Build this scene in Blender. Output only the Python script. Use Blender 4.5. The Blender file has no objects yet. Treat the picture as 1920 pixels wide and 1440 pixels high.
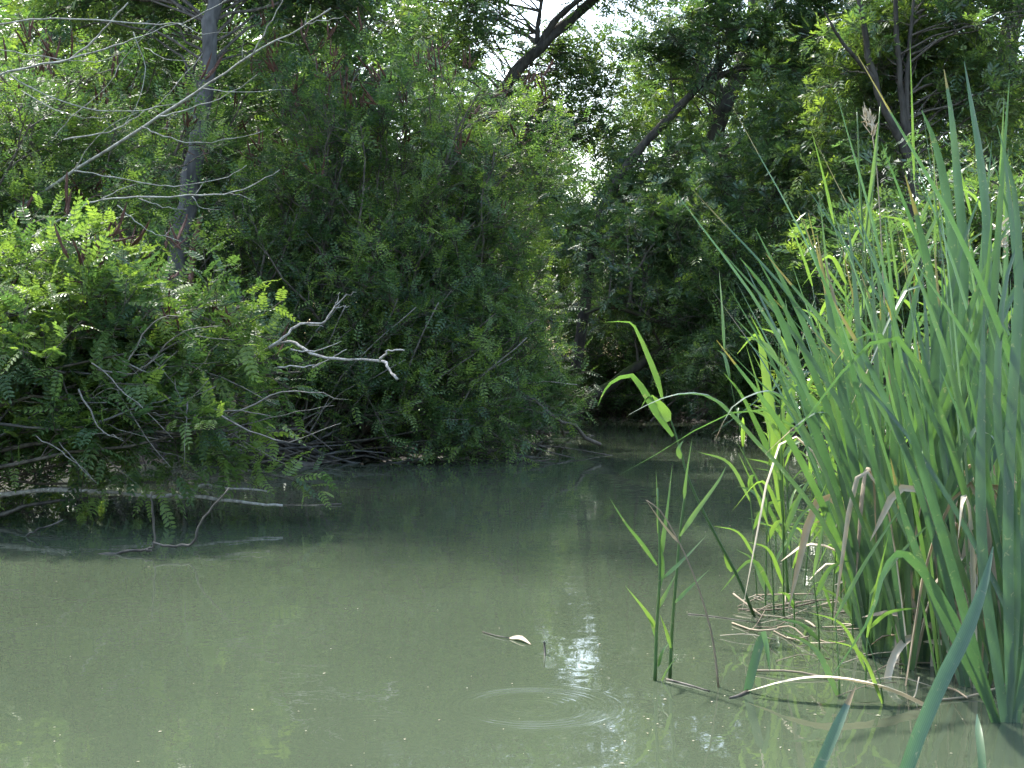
import bpy, math
import numpy as np
from mathutils import Vector

# ------------------------------------------------------------------ camera, sky, sun, exposure
sc = bpy.context.scene
COL = sc.collection
F, H, YH = 2600.0, 1.1, 650.0           # focal length in photo pixels, eye height, horizon row
PITCH = math.atan((720 - YH) / F)
cam = bpy.data.cameras.new('camera'); cam.sensor_width = 36; cam.lens = 36 * F / 1920
cam.clip_start = 0.05; cam.clip_end = 500
cam_o = bpy.data.objects.new('camera', cam); COL.objects.link(cam_o)
cam_o.location = (0, 0, H); cam_o.rotation_euler = (math.pi / 2 - PITCH, 0, 0)
sc.camera = cam_o
SUN_EL, SUN_AZ = math.radians(51), math.radians(-32)
w = bpy.data.worlds.new('World'); sc.world = w; w.use_nodes = True
nt = w.node_tree
sky = nt.nodes.new('ShaderNodeTexSky'); sky.sky_type = 'NISHITA'; sky.sun_disc = False
sky.sun_elevation = SUN_EL; sky.sun_rotation = SUN_AZ; sky.air_density = 1.2; sky.dust_density = 2.5
nt.links.new(sky.outputs[0], nt.nodes['Background'].inputs[0])
nt.nodes['Background'].inputs[1].default_value = 0.15
sl = bpy.data.lights.new('sun', 'SUN'); sl.energy = 2.7; sl.angle = math.radians(2.2); sl.color = (1.0, 0.965, 0.91)
so = bpy.data.objects.new('sun', sl); COL.objects.link(so)
sd = Vector((math.cos(SUN_EL) * math.sin(SUN_AZ), math.cos(SUN_EL) * math.cos(SUN_AZ), math.sin(SUN_EL)))
so.rotation_euler = sd.to_track_quat('Z', 'Y').to_euler()
so.location = (0, 0, 30)
vs = sc.view_settings
vs.view_transform = 'Standard'; vs.look = 'None'; vs.gamma = 1.0; vs.exposure = 2.2; vs.use_curve_mapping = False
cy = sc.cycles
cy.max_bounces = 6; cy.diffuse_bounces = 4; cy.glossy_bounces = 2; cy.transmission_bounces = 3
cy.transparent_max_bounces = 4; cy.caustics_reflective = False; cy.caustics_refractive = False
cy.sample_clamp_indirect = 6.0; cy.use_adaptive_sampling = True; cy.adaptive_threshold = 0.025

rng = np.random.default_rng(11)
UP = np.array([0, 0, 1.0])

# ------------------------------------------------------------------ photo pixel -> place
def P(px, py, d):
    """point seen at photo pixel (px,py) at distance d (metres along the ground)"""
    a, b = (px - 960) / F, -(py - 720) / F
    cp, sp = math.cos(PITCH), math.sin(PITCH)
    y, z = cp + b * sp, b * cp - sp
    return np.array([a * d / y, d, H + z * d / y])
def W(px, py, z=0.0):
    """point of the water plane seen at photo pixel"""
    p = P(px, py, 1.0); v = p - np.array([0, 0, H])
    return np.array([0, 0, H]) + v * ((z - H) / v[2])
def norm(v):
    return v / np.maximum(np.linalg.norm(v, axis=-1, keepdims=True), 1e-9)
def smooth(pts, n):
    """Catmull-Rom resampling of a polyline"""
    p = np.asarray(pts, float)
    if len(p) == 2:
        return p[0] + np.linspace(0, 1, n)[:, None] * (p[1] - p[0])
    q = np.vstack([2 * p[0] - p[1], p, 2 * p[-1] - p[-2]])
    t = np.linspace(0, len(p) - 1 - 1e-6, n); i = t.astype(int); f = (t - i)[:, None]
    a, b, c, d = q[i], q[i + 1], q[i + 2], q[i + 3]
    return 0.5 * (2 * b + (c - a) * f + (2 * a - 5 * b + 4 * c - d) * f ** 2 + (3 * b - a - 3 * c + d) * f ** 3)

# ------------------------------------------------------------------ mesh building
class Geo:
    def __init__(s): s.v = []; s.f4 = []; s.f3 = []; s.t = []; s.c = []; s.n = 0
    def add(s, v, f, tint=0.5, cross=None):
        v = np.asarray(v, float).reshape(-1, 3); f = np.asarray(f, np.int64)
        (s.f4 if f.shape[1] == 4 else s.f3).append(f + s.n)
        t = np.broadcast_to(np.asarray(tint, float), (len(v),)) if np.ndim(tint) == 0 else np.asarray(tint, float)
        s.v.append(v); s.t.append(t); s.n += len(v); s.c.append(np.zeros(len(v)) if cross is None else np.resize(cross, len(v)))
        return s
    def mesh(s, name, mat, flat=False):
        v = np.concatenate(s.v).astype(np.float32); t = np.concatenate(s.t).astype(np.float32)
        f4 = np.concatenate(s.f4) if s.f4 else np.zeros((0, 4), np.int64)
        f3 = np.concatenate(s.f3) if s.f3 else np.zeros((0, 3), np.int64)
        me = bpy.data.meshes.new(name)
        me.vertices.add(len(v)); me.vertices.foreach_set('co', v.ravel())
        loops = np.concatenate([f4.ravel(), f3.ravel()]).astype(np.int32)
        tot = np.concatenate([np.full(len(f4), 4), np.full(len(f3), 3)]).astype(np.int32)
        st = np.concatenate([[0], np.cumsum(tot)[:-1]]).astype(np.int32)
        me.loops.add(len(loops)); me.loops.foreach_set('vertex_index', loops)
        me.polygons.add(len(tot)); me.polygons.foreach_set('loop_start', st); me.polygons.foreach_set('loop_total', tot)
        me.polygons.foreach_set('use_smooth', np.full(len(tot), not flat))
        a = me.attributes.new('tint', 'FLOAT', 'POINT'); a.data.foreach_set('value', t)
        c = np.concatenate(s.c).astype(np.float32)
        if c.any():
            a = me.attributes.new('cross', 'FLOAT', 'POINT'); a.data.foreach_set('value', c)
        me.update(calc_edges=True)
        me.materials.append(mat)
        return me
    def obj(s, name, mat, parent=None, flat=False):
        return link(name, s.mesh(name, mat, flat), parent)
def link(name, me, parent=None):
    o = bpy.data.objects.new(name, me); COL.objects.link(o)
    if parent is not None:
        o.parent = parent
        if parent.type == 'EMPTY' and me is not None:
            o.location = -parent.location            # meshes are written in world coordinates
    return o
def thing(name, label, cat, loc, group=None):
    o = bpy.data.objects.new(name, None); COL.objects.link(o)
    o.empty_display_size = 0.2; o.location = tuple(float(c) for c in loc)
    return tag(o, label, cat, group)
def tag(o, label, cat, group=None):
    o['label'] = label; o['category'] = cat
    if group: o['group'] = group
    return o
def struct(o): o['kind'] = 'structure'; return o
def stuff(o): o['kind'] = 'stuff'; return o
def copy_tree(root, loc, rotz, scale, label, group):
    r = root.copy(); COL.objects.link(r)
    r.location = tuple(float(c) for c in loc); r.rotation_euler = (0, 0, rotz); r.scale = scale
    r['label'] = label; r['group'] = group
    for ch in root.children:
        c = ch.copy(); COL.objects.link(c); c.parent = r
    return r

def tubes(Pn, R, sides):
    """Pn (N,n,3), R (N,n) -> verts, quads of N open tubes"""
    Pn = np.asarray(Pn, float); N, n = Pn.shape[:2]; R = np.broadcast_to(R, (N, n))
    T = norm(np.gradient(Pn, axis=1))
    m = norm(Pn[:, -1] - Pn[:, 0])
    ref = np.eye(3)[np.argmin(np.abs(m), axis=1)][:, None, :]
    A = norm(np.cross(T, np.broadcast_to(ref, T.shape))); B = np.cross(T, A)
    th = np.arange(sides) * 2 * math.pi / sides
    V = Pn[:, :, None] + R[:, :, None, None] * (np.cos(th)[:, None] * A[:, :, None] + np.sin(th)[:, None] * B[:, :, None])
    i = np.arange(N)[:, None, None] * n * sides; j = np.arange(n - 1)[None, :, None] * sides; k = np.arange(sides)[None, None]
    k2 = (k + 1) % sides
    q = np.stack(np.broadcast_arrays(i + j + k, i + j + k2, i + j + sides + k2, i + j + sides + k), -1).reshape(-1, 4)
    return V.reshape(-1, 3), q
def tube(g, pts, r, sides=6, tint=0.5, cap=True):
    pts = np.asarray(pts, float); r = np.broadcast_to(np.asarray(r, float), (len(pts),))
    if cap:
        pts = np.vstack([pts[0], pts, pts[-1]]); r = np.concatenate([[1e-4], r, [1e-4]])
        pts[0] -= 1e-4 * norm(pts[2] - pts[1]); pts[-1] += 1e-4 * norm(pts[-2] - pts[-3])
    v, q = tubes(pts[None], r[None], sides); g.add(v, q, tint); return g
def bark_tube(g, pts, r0, r1, sides=9, n=24, rough=0.06, seed=0):
    """a tapering trunk with lumps and a slightly wandering line"""
    rr = np.random.default_rng(seed)
    p = smooth(pts, n); L = np.linalg.norm(p[-1] - p[0])
    p[1:-1] += rr.normal(0, 0.0016 * L, (n - 2, 3))
    r = np.linspace(r0, r1, n) * (1 + rr.normal(0, rough, n))
    v, q = tubes(p[None], r[None], sides)
    v = v + rr.normal(0, 0.05 * r0, v.shape) * 0.6
    g.add(v, q, 0.5); return p
def ribbon(pts, width, face=0.0, fold=0.15, twist=0.0):
    """a leaf blade: 3 points across with a folded midrib. face = angle of the blade about its own line (0: flat to the view)"""
    p = np.asarray(pts, float); n = len(p); wd = np.broadcast_to(np.asarray(width, float), (n,))
    T = norm(np.gradient(p, axis=0))
    s0 = norm(np.cross(T, np.array([0.02, 1.0, 0.03]))); n0 = np.cross(s0, T)
    a = face + twist * np.linspace(0, 1, n)
    S = np.cos(a)[:, None] * s0 + np.sin(a)[:, None] * n0; N = np.cross(S, T)
    L = p - S * wd[:, None] / 2; R = p + S * wd[:, None] / 2; M = p + N * (wd * fold)[:, None]
    v = np.stack([L, M, R], 1).reshape(-1, 3)
    f = []
    for i in range(n - 1):
        b = i * 3
        f += [[b, b + 1, b + 4, b + 3], [b + 1, b + 2, b + 5, b + 4]]
    return v, f
def blade_width(n, w, base=0.55, taper=0.62):
    t = np.linspace(0, 1, n)
    return w * np.minimum(base + (1 - base) * np.minimum(t / 0.25, 1), np.clip((1 - t) / (1 - taper), 0.03, 1) ** 0.75)

# ------------------------------------------------------------------ materials
def material(name):
    m = bpy.data.materials.new(name); m.use_nodes = True
    n = m.node_tree.nodes; return m, n, m.node_tree.links, n['Principled BSDF'], n['Material Output']
def ramp(n, l, src, stops):
    r = n.new('ShaderNodeValToRGB'); e = r.color_ramp.elements
    while len(e) < len(stops): e.new(0.5)
    for k, (p, c) in enumerate(stops): e[k].position = p; e[k].color = (*c, 1)
    l.new(src, r.inputs[0]); return r.outputs[0]
def noise(n, l, scale, detail=3, dist=0.0, vec=None):
    t = n.new('ShaderNodeTexNoise'); t.inputs['Scale'].default_value = scale; t.inputs['Detail'].default_value = detail
    t.inputs['Distortion'].default_value = dist
    if vec is not None: l.new(vec, t.inputs['Vector'])
    return t.outputs['Fac']
def geo_pos(n): return n.new('ShaderNodeNewGeometry').outputs['Position']
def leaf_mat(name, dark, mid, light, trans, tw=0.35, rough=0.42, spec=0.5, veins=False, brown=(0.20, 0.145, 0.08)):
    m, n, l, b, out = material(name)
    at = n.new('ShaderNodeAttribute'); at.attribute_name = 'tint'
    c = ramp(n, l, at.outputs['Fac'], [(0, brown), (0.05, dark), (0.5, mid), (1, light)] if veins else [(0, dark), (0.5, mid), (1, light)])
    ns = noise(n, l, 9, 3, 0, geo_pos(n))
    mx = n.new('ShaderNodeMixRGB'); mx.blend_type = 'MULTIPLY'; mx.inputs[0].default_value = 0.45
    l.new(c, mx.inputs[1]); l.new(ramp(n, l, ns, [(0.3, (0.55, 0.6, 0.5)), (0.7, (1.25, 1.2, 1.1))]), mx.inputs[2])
    if veins:
        ac = n.new('ShaderNodeAttribute'); ac.attribute_name = 'cross'
        sn = n.new('ShaderNodeMath'); sn.operation = 'MULTIPLY'; l.new(ac.outputs['Fac'], sn.inputs[0]); sn.inputs[1].default_value = 26
        s2 = n.new('ShaderNodeMath'); s2.operation = 'SINE'; l.new(sn.outputs[0], s2.inputs[0])
        m0 = n.new('ShaderNodeMixRGB'); m0.blend_type = 'MULTIPLY'; m0.inputs[0].default_value = 1
        l.new(mx.outputs[0], m0.inputs[1]); l.new(ramp(n, l, s2.outputs[0], [(0.0, (0.86, 0.86, 0.84)), (0.9, (1.1, 1.1, 1.08))]), m0.inputs[2])
        bl = ramp(n, l, noise(n, l, 55, 4, 0.8, geo_pos(n)), [(0.64, (0, 0, 0)), (0.74, (0.75, 0.75, 0.75))])
        m1 = n.new('ShaderNodeMixRGB'); l.new(bl, m1.inputs[0]); l.new(m0.outputs[0], m1.inputs[1]); m1.inputs[2].default_value = (0.24, 0.22, 0.15, 1)
        yl = ramp(n, l, noise(n, l, 4.5, 3, 0.5, geo_pos(n)), [(0.58, (0, 0, 0)), (0.82, (0.35, 0.35, 0.35))])
        mx = n.new('ShaderNodeMixRGB'); l.new(yl, mx.inputs[0]); l.new(m1.outputs[0], mx.inputs[1]); mx.inputs[2].default_value = (0.20, 0.24, 0.06, 1)
    l.new(mx.outputs[0], b.inputs['Base Color']); b.inputs['Roughness'].default_value = rough
    b.inputs['Specular IOR Level'].default_value = spec
    tr = n.new('ShaderNodeBsdfTranslucent')
    m2 = n.new('ShaderNodeMixRGB'); m2.blend_type = 'MULTIPLY'; m2.inputs[0].default_value = 1
    l.new(mx.outputs[0], m2.inputs[1]); m2.inputs[2].default_value = (*trans, 1); l.new(m2.outputs[0], tr.inputs[0])
    ms = n.new('ShaderNodeMixShader'); ms.inputs[0].default_value = tw
    l.new(b.outputs[0], ms.inputs[1]); l.new(tr.outputs[0], ms.inputs[2]); l.new(ms.outputs[0], out.inputs[0])
    return m
def bark_mat(name, c1, c2, scale=14, rough=0.85, moss=None):
    m, n, l, b, out = material(name); pos = geo_pos(n)
    mp = n.new('ShaderNodeMapping'); mp.inputs['Scale'].default_value = (1, 1, 0.35); l.new(pos, mp.inputs[0])
    ns = noise(n, l, scale, 6, 0.6, mp.outputs[0])
    c = ramp(n, l, ns, [(0.3, c1), (0.68, c2)])
    if moss:
        nm = noise(n, l, 5, 4, 0.2, pos); nrm = n.new('ShaderNodeNewGeometry'); sx = n.new('ShaderNodeSeparateXYZ'); l.new(nrm.outputs['Normal'], sx.inputs[0])
        ad = n.new('ShaderNodeMath'); ad.operation = 'MULTIPLY_ADD'; l.new(sx.outputs[2], ad.inputs[0]); ad.inputs[1].default_value = 0.35; l.new(nm, ad.inputs[2])
        fac = ramp(n, l, ad.outputs[0], [(0.55, (0, 0, 0)), (0.72, (1, 1, 1))])
        mx = n.new('ShaderNodeMixRGB'); l.new(fac, mx.inputs[0]); l.new(c, mx.inputs[1]); mx.inputs[2].default_value = (*moss, 1); c = mx.outputs[0]
    l.new(c, b.inputs['Base Color']); b.inputs['Roughness'].default_value = rough; b.inputs['Specular IOR Level'].default_value = 0.25
    bp = n.new('ShaderNodeBump'); bp.inputs['Strength'].default_value = 0.6; bp.inputs['Distance'].default_value = 0.02
    l.new(ns, bp.inputs['Height']); l.new(bp.outputs[0], b.inputs['Normal'])
    return m
M_AMO = leaf_mat('false_indigo_leaf', (0.042, 0.082, 0.044), (0.078, 0.140, 0.052), (0.17, 0.24, 0.058), (1.45, 1.6, 0.75), 0.46)
M_ASH = leaf_mat('ash_leaf', (0.045, 0.087, 0.052), (0.084, 0.146, 0.066), (0.20, 0.265, 0.065), (1.45, 1.6, 0.7), 0.46, 0.32, 0.9)
M_FAR = leaf_mat('wood_leaf', (0.045, 0.095, 0.045), (0.085, 0.16, 0.055), (0.20, 0.27, 0.06), (1.5, 1.7, 0.7), 0.4, 0.4, 0.6)
M_CAT = leaf_mat('cattail_leaf', (0.050, 0.092, 0.070), (0.074, 0.128, 0.084), (0.13, 0.20, 0.075), (1.2, 1.65, 0.6), 0.32, 0.36, 0.6, veins=True)
M_REED = leaf_mat('reed_leaf', (0.06, 0.125, 0.05), (0.10, 0.185, 0.062), (0.19, 0.29, 0.075), (1.4, 1.55, 0.7), 0.38, 0.38, 0.6, veins=True)
M_DRY = leaf_mat('dry_leaf', (0.16, 0.12, 0.085), (0.36, 0.30, 0.22), (0.58, 0.52, 0.42), (1.0, 0.9, 0.7), 0.12, 0.7, 0.3)
M_SPIKE = leaf_mat('seed_spike', (0.045, 0.020, 0.015), (0.095, 0.046, 0.034), (0.17, 0.09, 0.06), (1, 0.8, 0.6), 0.08, 0.7, 0.2)
M_BARK = bark_mat('dark_bark', (0.028, 0.024, 0.020), (0.085, 0.075, 0.062))
M_GREY = bark_mat('grey_bark', (0.045, 0.043, 0.040), (0.135, 0.128, 0.118), 11)
M_MOSS = bark_mat('mossy_bark', (0.028, 0.024, 0.018), (0.08, 0.068, 0.05), 12, 0.9, (0.042, 0.055, 0.014))
M_TWIG = bark_mat('twig_bark', (0.045, 0.038, 0.03), (0.14, 0.12, 0.095), 25)
M_DTWIG = bark_mat('dry_twig_bark', (0.10, 0.09, 0.075), (0.26, 0.235, 0.20), 25)
M_DEAD = bark_mat('weathered_wood', (0.17, 0.15, 0.13), (0.44, 0.41, 0.36), 42)
M_LICH = bark_mat('lichen_twig', (0.15, 0.14, 0.12), (0.36, 0.36, 0.31), 26)
M_WET = bark_mat('wet_wood', (0.025, 0.021, 0.017), (0.12, 0.105, 0.085), 20, 0.55)
M_RUST = bark_mat('broken_stump_wood', (0.06, 0.03, 0.02), (0.20, 0.11, 0.07), 15)

def water_mat():
    m, n, l, b, out = material('murky_water'); pos = geo_pos(n)
    c = ramp(n, l, noise(n, l, 0.35, 3, 0.4, pos), [(0.3, (0.040, 0.052, 0.032)), (0.7, (0.053, 0.068, 0.042))])
    l.new(c, b.inputs['Base Color'])
    b.inputs['Roughness'].default_value = 0.012; b.inputs['IOR'].default_value = 1.333
    def mth(op, a, v=None, c=None):
        q = n.new('ShaderNodeMath'); q.operation = op
        for k, x in enumerate((a, v, c)):
            if x is None: continue
            if isinstance(x, (int, float)): q.inputs[k].default_value = x
            else: l.new(x, q.inputs[k])
        return q.outputs[0]
    sx = n.new('ShaderNodeSeparateXYZ'); l.new(pos, sx.inputs[0])
    h = mth('MULTIPLY', noise(n, l, 3.2, 2, 0.3, pos), 0.0022)
    h = mth('ADD', h, mth('MULTIPLY', noise(n, l, 17, 2, 0.2, pos), 0.00022))
    for (px, py, r0, wd, lam, A) in ((1000, 1325, 0.205, 0.055, 0.023, 0.00036), (1000, 1325, 0.09, 0.05, 0.03, 0.00018),
                                     (690, 1375, 0.16, 0.06, 0.035, 0.00010), (1255, 1278, 0.10, 0.05, 0.025, 0.00006)):
        c0 = W(px, py)
        dx = mth('SUBTRACT', sx.outputs[0], float(c0[0])); dy = mth('SUBTRACT', sx.outputs[1], float(c0[1]))
        r = mth('SQRT', mth('ADD', mth('MULTIPLY', dx, dx), mth('MULTIPLY', dy, dy)))
        e = mth('DIVIDE', mth('SUBTRACT', r, r0), wd); env = mth('EXPONENT', mth('MULTIPLY', mth('MULTIPLY', e, e), -1.0))
        h = mth('ADD', h, mth('MULTIPLY', mth('MULTIPLY', mth('SINE', mth('MULTIPLY', r, 2 * math.pi / lam)), env), A))
    bp = n.new('ShaderNodeBump'); bp.inputs['Strength'].default_value = 1.0; bp.inputs['Distance'].default_value = 1.0
    l.new(h, bp.inputs['Height']); l.new(bp.outputs[0], b.inputs['Normal'])
    return m
def ground_mat():
    m, n, l, b, out = material('forest_floor'); pos = geo_pos(n)
    c = ramp(n, l, noise(n, l, 7, 7, 0.5, pos), [(0.3, (0.014, 0.011, 0.008)), (0.55, (0.036, 0.028, 0.019)), (0.75, (0.03, 0.04, 0.014))])
    l.new(c, b.inputs['Base Color']); b.inputs['Roughness'].default_value = 0.95
    bp = n.new('ShaderNodeBump'); bp.inputs['Distance'].default_value = 0.05; l.new(noise(n, l, 30, 5, 0, pos), bp.inputs['Height']); l.new(bp.outputs[0], b.inputs['Normal'])
    return m

# ------------------------------------------------------------------ ground and water
SHORE = np.array([(-14, 1.0), (-8, 5.5), (-4.9, 8.3), (-4.0, 10.8), (-3.2, 13.6), (-1.8, 13.4), (-0.55, 15.0), (0.2, 18.0), (0.75, 19.6),
                  (1.4, 22.5), (2.8, 22.3), (3.2, 18.0), (3.3, 13), (2.9, 9), (2.6, 6.6), (2.7, 5.0), (3.4, 3.2), (5, 1.0)])
def shore_dist(X, Y):
    """signed distance to the shoreline, + on land"""
    A = SHORE; B = np.roll(SHORE, -1, 0); d = np.full(X.shape, 1e9); ins = np.zeros(X.shape, bool)
    for (ax, ay), (bx, by) in zip(A, B):
        ex, ey = bx - ax, by - ay; t = np.clip(((X - ax) * ex + (Y - ay) * ey) / (ex * ex + ey * ey), 0, 1)
        d = np.minimum(d, np.hypot(X - ax - t * ex, Y - ay - t * ey))
        cr = ((ay > Y) != (by > Y)) & (X < (bx - ax) * (Y - ay) / (by - ay + 1e-12) + ax); ins ^= cr
    return np.where(ins, -d, d)
u = np.linspace(-1, 1, 170); gx = 60 * np.sign(u) * np.abs(u) ** 1.9
v_ = np.linspace(-1, 1, 170); gy = 13 + 70 * np.sign(v_) * np.abs(v_) ** 1.9
X, Y = np.meshgrid(gx, gy); sdist = shore_dist(X, Y)
shallow = (X > 2.2) & (X < 12) & (Y < 12) & (Y > 1)
Z = np.where(sdist < 0, np.maximum(sdist * 0.5, -0.7) - 0.02, np.minimum(sdist * 0.22, 0.5)) + 0.03 * np.sin(X * 2.3 + Y) * np.sin(Y * 1.7)
Z = np.where(shallow, np.minimum(Z, -0.05 + 0.08 * np.clip(X - 3.6, 0, 5)), Z)
idx = np.arange(170 * 170).reshape(170, 170)
fq = np.stack([idx[:-1, :-1], idx[:-1, 1:], idx[1:, 1:], idx[1:, :-1]], -1).reshape(-1, 4)
struct(Geo().add(np.stack([X, Y, Z], -1), fq).obj('ground', ground_mat()))
gw = Geo().add([(-58, -40, 0), (58, -40, 0), (58, 60, 0), (-58, 60, 0)], [[0, 1, 2, 3]])
struct(gw.obj('water', water_mat()))

# ------------------------------------------------------------------ foliage
def leaflet(L, wd, hexa):
    if hexa:
        v = [(0, 0, 0), (.32 * L, -wd / 2, .12 * wd), (.72 * L, -wd * .43, .1 * wd), (L, 0, -.06 * L), (.72 * L, wd * .43, .1 * wd), (.32 * L, wd / 2, .12 * wd)]
        return np.array(v), [[0, 1, 2, 3], [0, 3, 4, 5]]
    return np.array([(0, 0, 0), (.48 * L, -wd / 2, .1 * wd), (L, 0, -.05 * L), (.48 * L, wd / 2, .1 * wd)]), [[0, 1, 2, 3]]
def pinnate(pairs, L, ll, lw, ang=62, hexa=False, start=0.12, rachis=True, droop=0.25, seed=0):
    """a compound leaf along +x: pairs of leaflets and a terminal one"""
    r = np.random.default_rng(seed); V, Fq = [], []; k = 0
    def put(v, f):
        nonlocal k
        V.append(v); Fq.extend([[i + k for i in q] for q in f]); k += len(v)
    for i in range(pairs + 1):
        t = start + (1 - start) * i / pairs; x = L * t; z = -droop * L * t * t
        for s in ((-1, 1) if i < pairs else (0,)):
            sc_ = (0.78 + 0.3 * math.sin(math.pi * min(t + .1, 1))) * r.uniform(.85, 1.1)
            v, f = leaflet(ll * sc_, lw * sc_, hexa)
            a = math.radians(ang + r.normal(0, 7)) * s; ca, sa = math.cos(a), math.sin(a)
            tl = r.normal(0, 0.25); v = v.copy(); v[:, 2] += -0.22 * np.hypot(v[:, 0], v[:, 1]) * abs(s) + v[:, 1] * tl
            put(np.stack([v[:, 0] * ca - v[:, 1] * sa + x, v[:, 0] * sa + v[:, 1] * ca, v[:, 2] + z], 1), f)
    if rachis:
        wr = 0.0013
        xs = np.linspace(0, 1, 4); zz = -droop * L * xs * xs
        v = np.concatenate([np.stack([xs * L, np.full(4, -wr), zz], 1), np.stack([xs * L, np.full(4, wr), zz], 1)])
        put(v, [[i, i + 1, i + 5, i + 4] for i in range(3)])
    return np.concatenate(V), np.array(Fq)
LEAF = {
    'amo_near': [pinnate(6, .19, .043, .019, hexa=True, seed=s) for s in range(4)],
    'amo': [pinnate(5, .19, .047, .020, seed=s, rachis=False) for s in range(4)],
    'amo_far': [pinnate(4, .22, .064, .026, seed=s, rachis=False) for s in range(4)],
    'ash': [pinnate(3, .21, .105, .036, ang=48, start=.3, seed=s, rachis=False, droop=.4) for s in range(4)],
    'far': [pinnate(3, .27, .14, .052, ang=50, start=.25, seed=s, rachis=False, droop=.35) for s in range(4)],
}
def inst(g, tmpl, X, Z, pos, scale, tint):
    """place a template leaf N times: X leaf directions, Z leaf upper sides"""
    tv, tf = tmpl; N = len(pos)
    X = norm(X); Yv = norm(np.cross(Z, X)); Zv = np.cross(X, Yv)
    v = (X[:, None] * tv[None, :, :1] + Yv[:, None] * tv[None, :, 1:2] + Zv[:, None] * tv[None, :, 2:3]) * scale[:, None, None] + pos[:, None]
    f = tf[None] + (np.arange(N) * len(tv))[:, None, None]
    g.add(v, f.reshape(-1, 4), np.repeat(tint, len(tv)))
def interp(Pn, t):
    """points and tangents at t on polylines Pn (N,n,3)"""
    n = Pn.shape[1]; x = np.clip(t * (n - 1), 0, n - 1.001); i = x.astype(int); f = (x - i)[:, None]; k = np.arange(len(Pn))
    a, b = Pn[k, i], Pn[k, i + 1]
    return a + (b - a) * f, norm(b - a)
def curve(o, t, ctrl, n):
    s = np.linspace(0, 1, n)[None, :, None]
    return (1 - s) ** 2 * o[:, None] + 2 * s * (1 - s) * ctrl[:, None] + s * s * t[:, None]
def rand_dir(r, n): return norm(r.normal(size=(n, 3)))
def grow(r, wood, leafg, O, T, leaf, r0=0.03, arch=0.25, nside=8, lside=0.7, nshoot=5, lshoot=0.35, nleaf=7, scale=1.0,
         tint=0.45, tvar=0.2, up=0.35, holes=(), bare=0.25, lift=0.1):
    """limbs from O to T, side branches, leafy shoots; returns shoot tips and directions"""
    N = len(O); L = np.linalg.norm(T - O, axis=1)[:, None]
    C = (O + T) / 2 + UP * arch * L + r.normal(0, 0.07, (N, 3)) * L
    limb = curve(O, T, C, 10); limb[:, 1:-1] += r.normal(0, 0.012, (N, 8, 3)) * L[:, None]
    rr = np.linspace(1, 0.25, 10)[None] * (r0 * r.uniform(.6, 1.2, N))[:, None]
    wood.add(*tubes(limb, rr, 6))
    k = np.repeat(np.arange(N), nside); t = bare + (1 - bare) * r.uniform(0, 1, len(k)) ** 0.8
    p, tg = interp(limb[k], t); d = norm(0.75 * tg + 0.8 * rand_dir(r, len(k)) + UP * lift)
    ln = (lside * r.uniform(.5, 1.25, len(k)) * (1.2 - 0.45 * t))[:, None]
    side = curve(p, p + d * ln + UP * ln * (up * .3 - .1), p + d * ln * .5 + UP * ln * .1, 5); side[:, 1:-1] += r.normal(0, .02, (len(k), 3, 3)) * ln[:, None]
    limb_t = tint + r.normal(0, tvar * .7, N)
    wood.add(*tubes(side, np.linspace(1, .35, 5)[None] * (r0 * .28) * np.ones((len(k), 1)), 3))
    k2 = np.repeat(np.arange(len(k)), nshoot); t2 = 0.15 + 0.85 * r.uniform(0, 1, len(k2))
    t2[::nshoot] = 1.0
    p2, tg2 = interp(side[k2], t2); d2 = norm(0.8 * tg2 + 0.75 * rand_dir(r, len(k2)) + UP * up)
    keep = np.ones(len(k2), bool); luck = r.uniform(0, 1, len(k2)) < .5
    for c, rad in holes:
        keep &= ((((p2 - c) / rad) ** 2).sum(1) > 1) | luck
    p2, d2, k2 = p2[keep], d2[keep], k2[keep]
    l2 = (lshoot * r.uniform(.5, 1.3, len(k2)))[:, None]
    end = p2 + d2 * l2 - UP * l2 * .12
    sh = curve(p2, end, p2 + d2 * l2 * .55, 3)
    wood.add(*tubes(sh[:, ::2], np.array([[.0034, .0016]]) * np.ones((len(k2), 1)), 3))
    ti = np.clip(limb_t[k[k2]] + r.normal(0, tvar, len(k2)), 0, 1)
    for j in range(nleaf):
        tj = np.clip((j + r.uniform(.2, .9, len(k2))) / nleaf, 0, 1)
        q, qt = interp(sh, tj)
        X = norm(0.55 * qt + 0.8 * norm(np.cross(qt, rand_dir(r, len(k2)))) + UP * .08)
        Zr = norm(UP + 0.55 * rand_dir(r, len(k2)))
        a = np.clip(ti + (tj - .5) * .3 + r.normal(0, .07, len(k2)), 0, 1)
        sc_ = scale * r.uniform(.65, 1.15, len(k2)) * (1.05 - .3 * tj)
        for s in range(4):
            m = np.arange(len(k2)) % 4 == s
            if m.any(): inst(leafg, LEAF[leaf][s], X[m], Zr[m], q[m], sc_[m], a[m])
    return end, d2
def blob(r, px, py, d, rx, ry, rz, n, shell=0.45):
    """n points inside an ellipsoid, more towards its skin"""
    u = rand_dir(r, n) * (r.uniform(shell, 1, n) ** 0.6)[:, None]
    return P(px, py, d) + u * np.array([rx, ry, rz])
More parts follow.
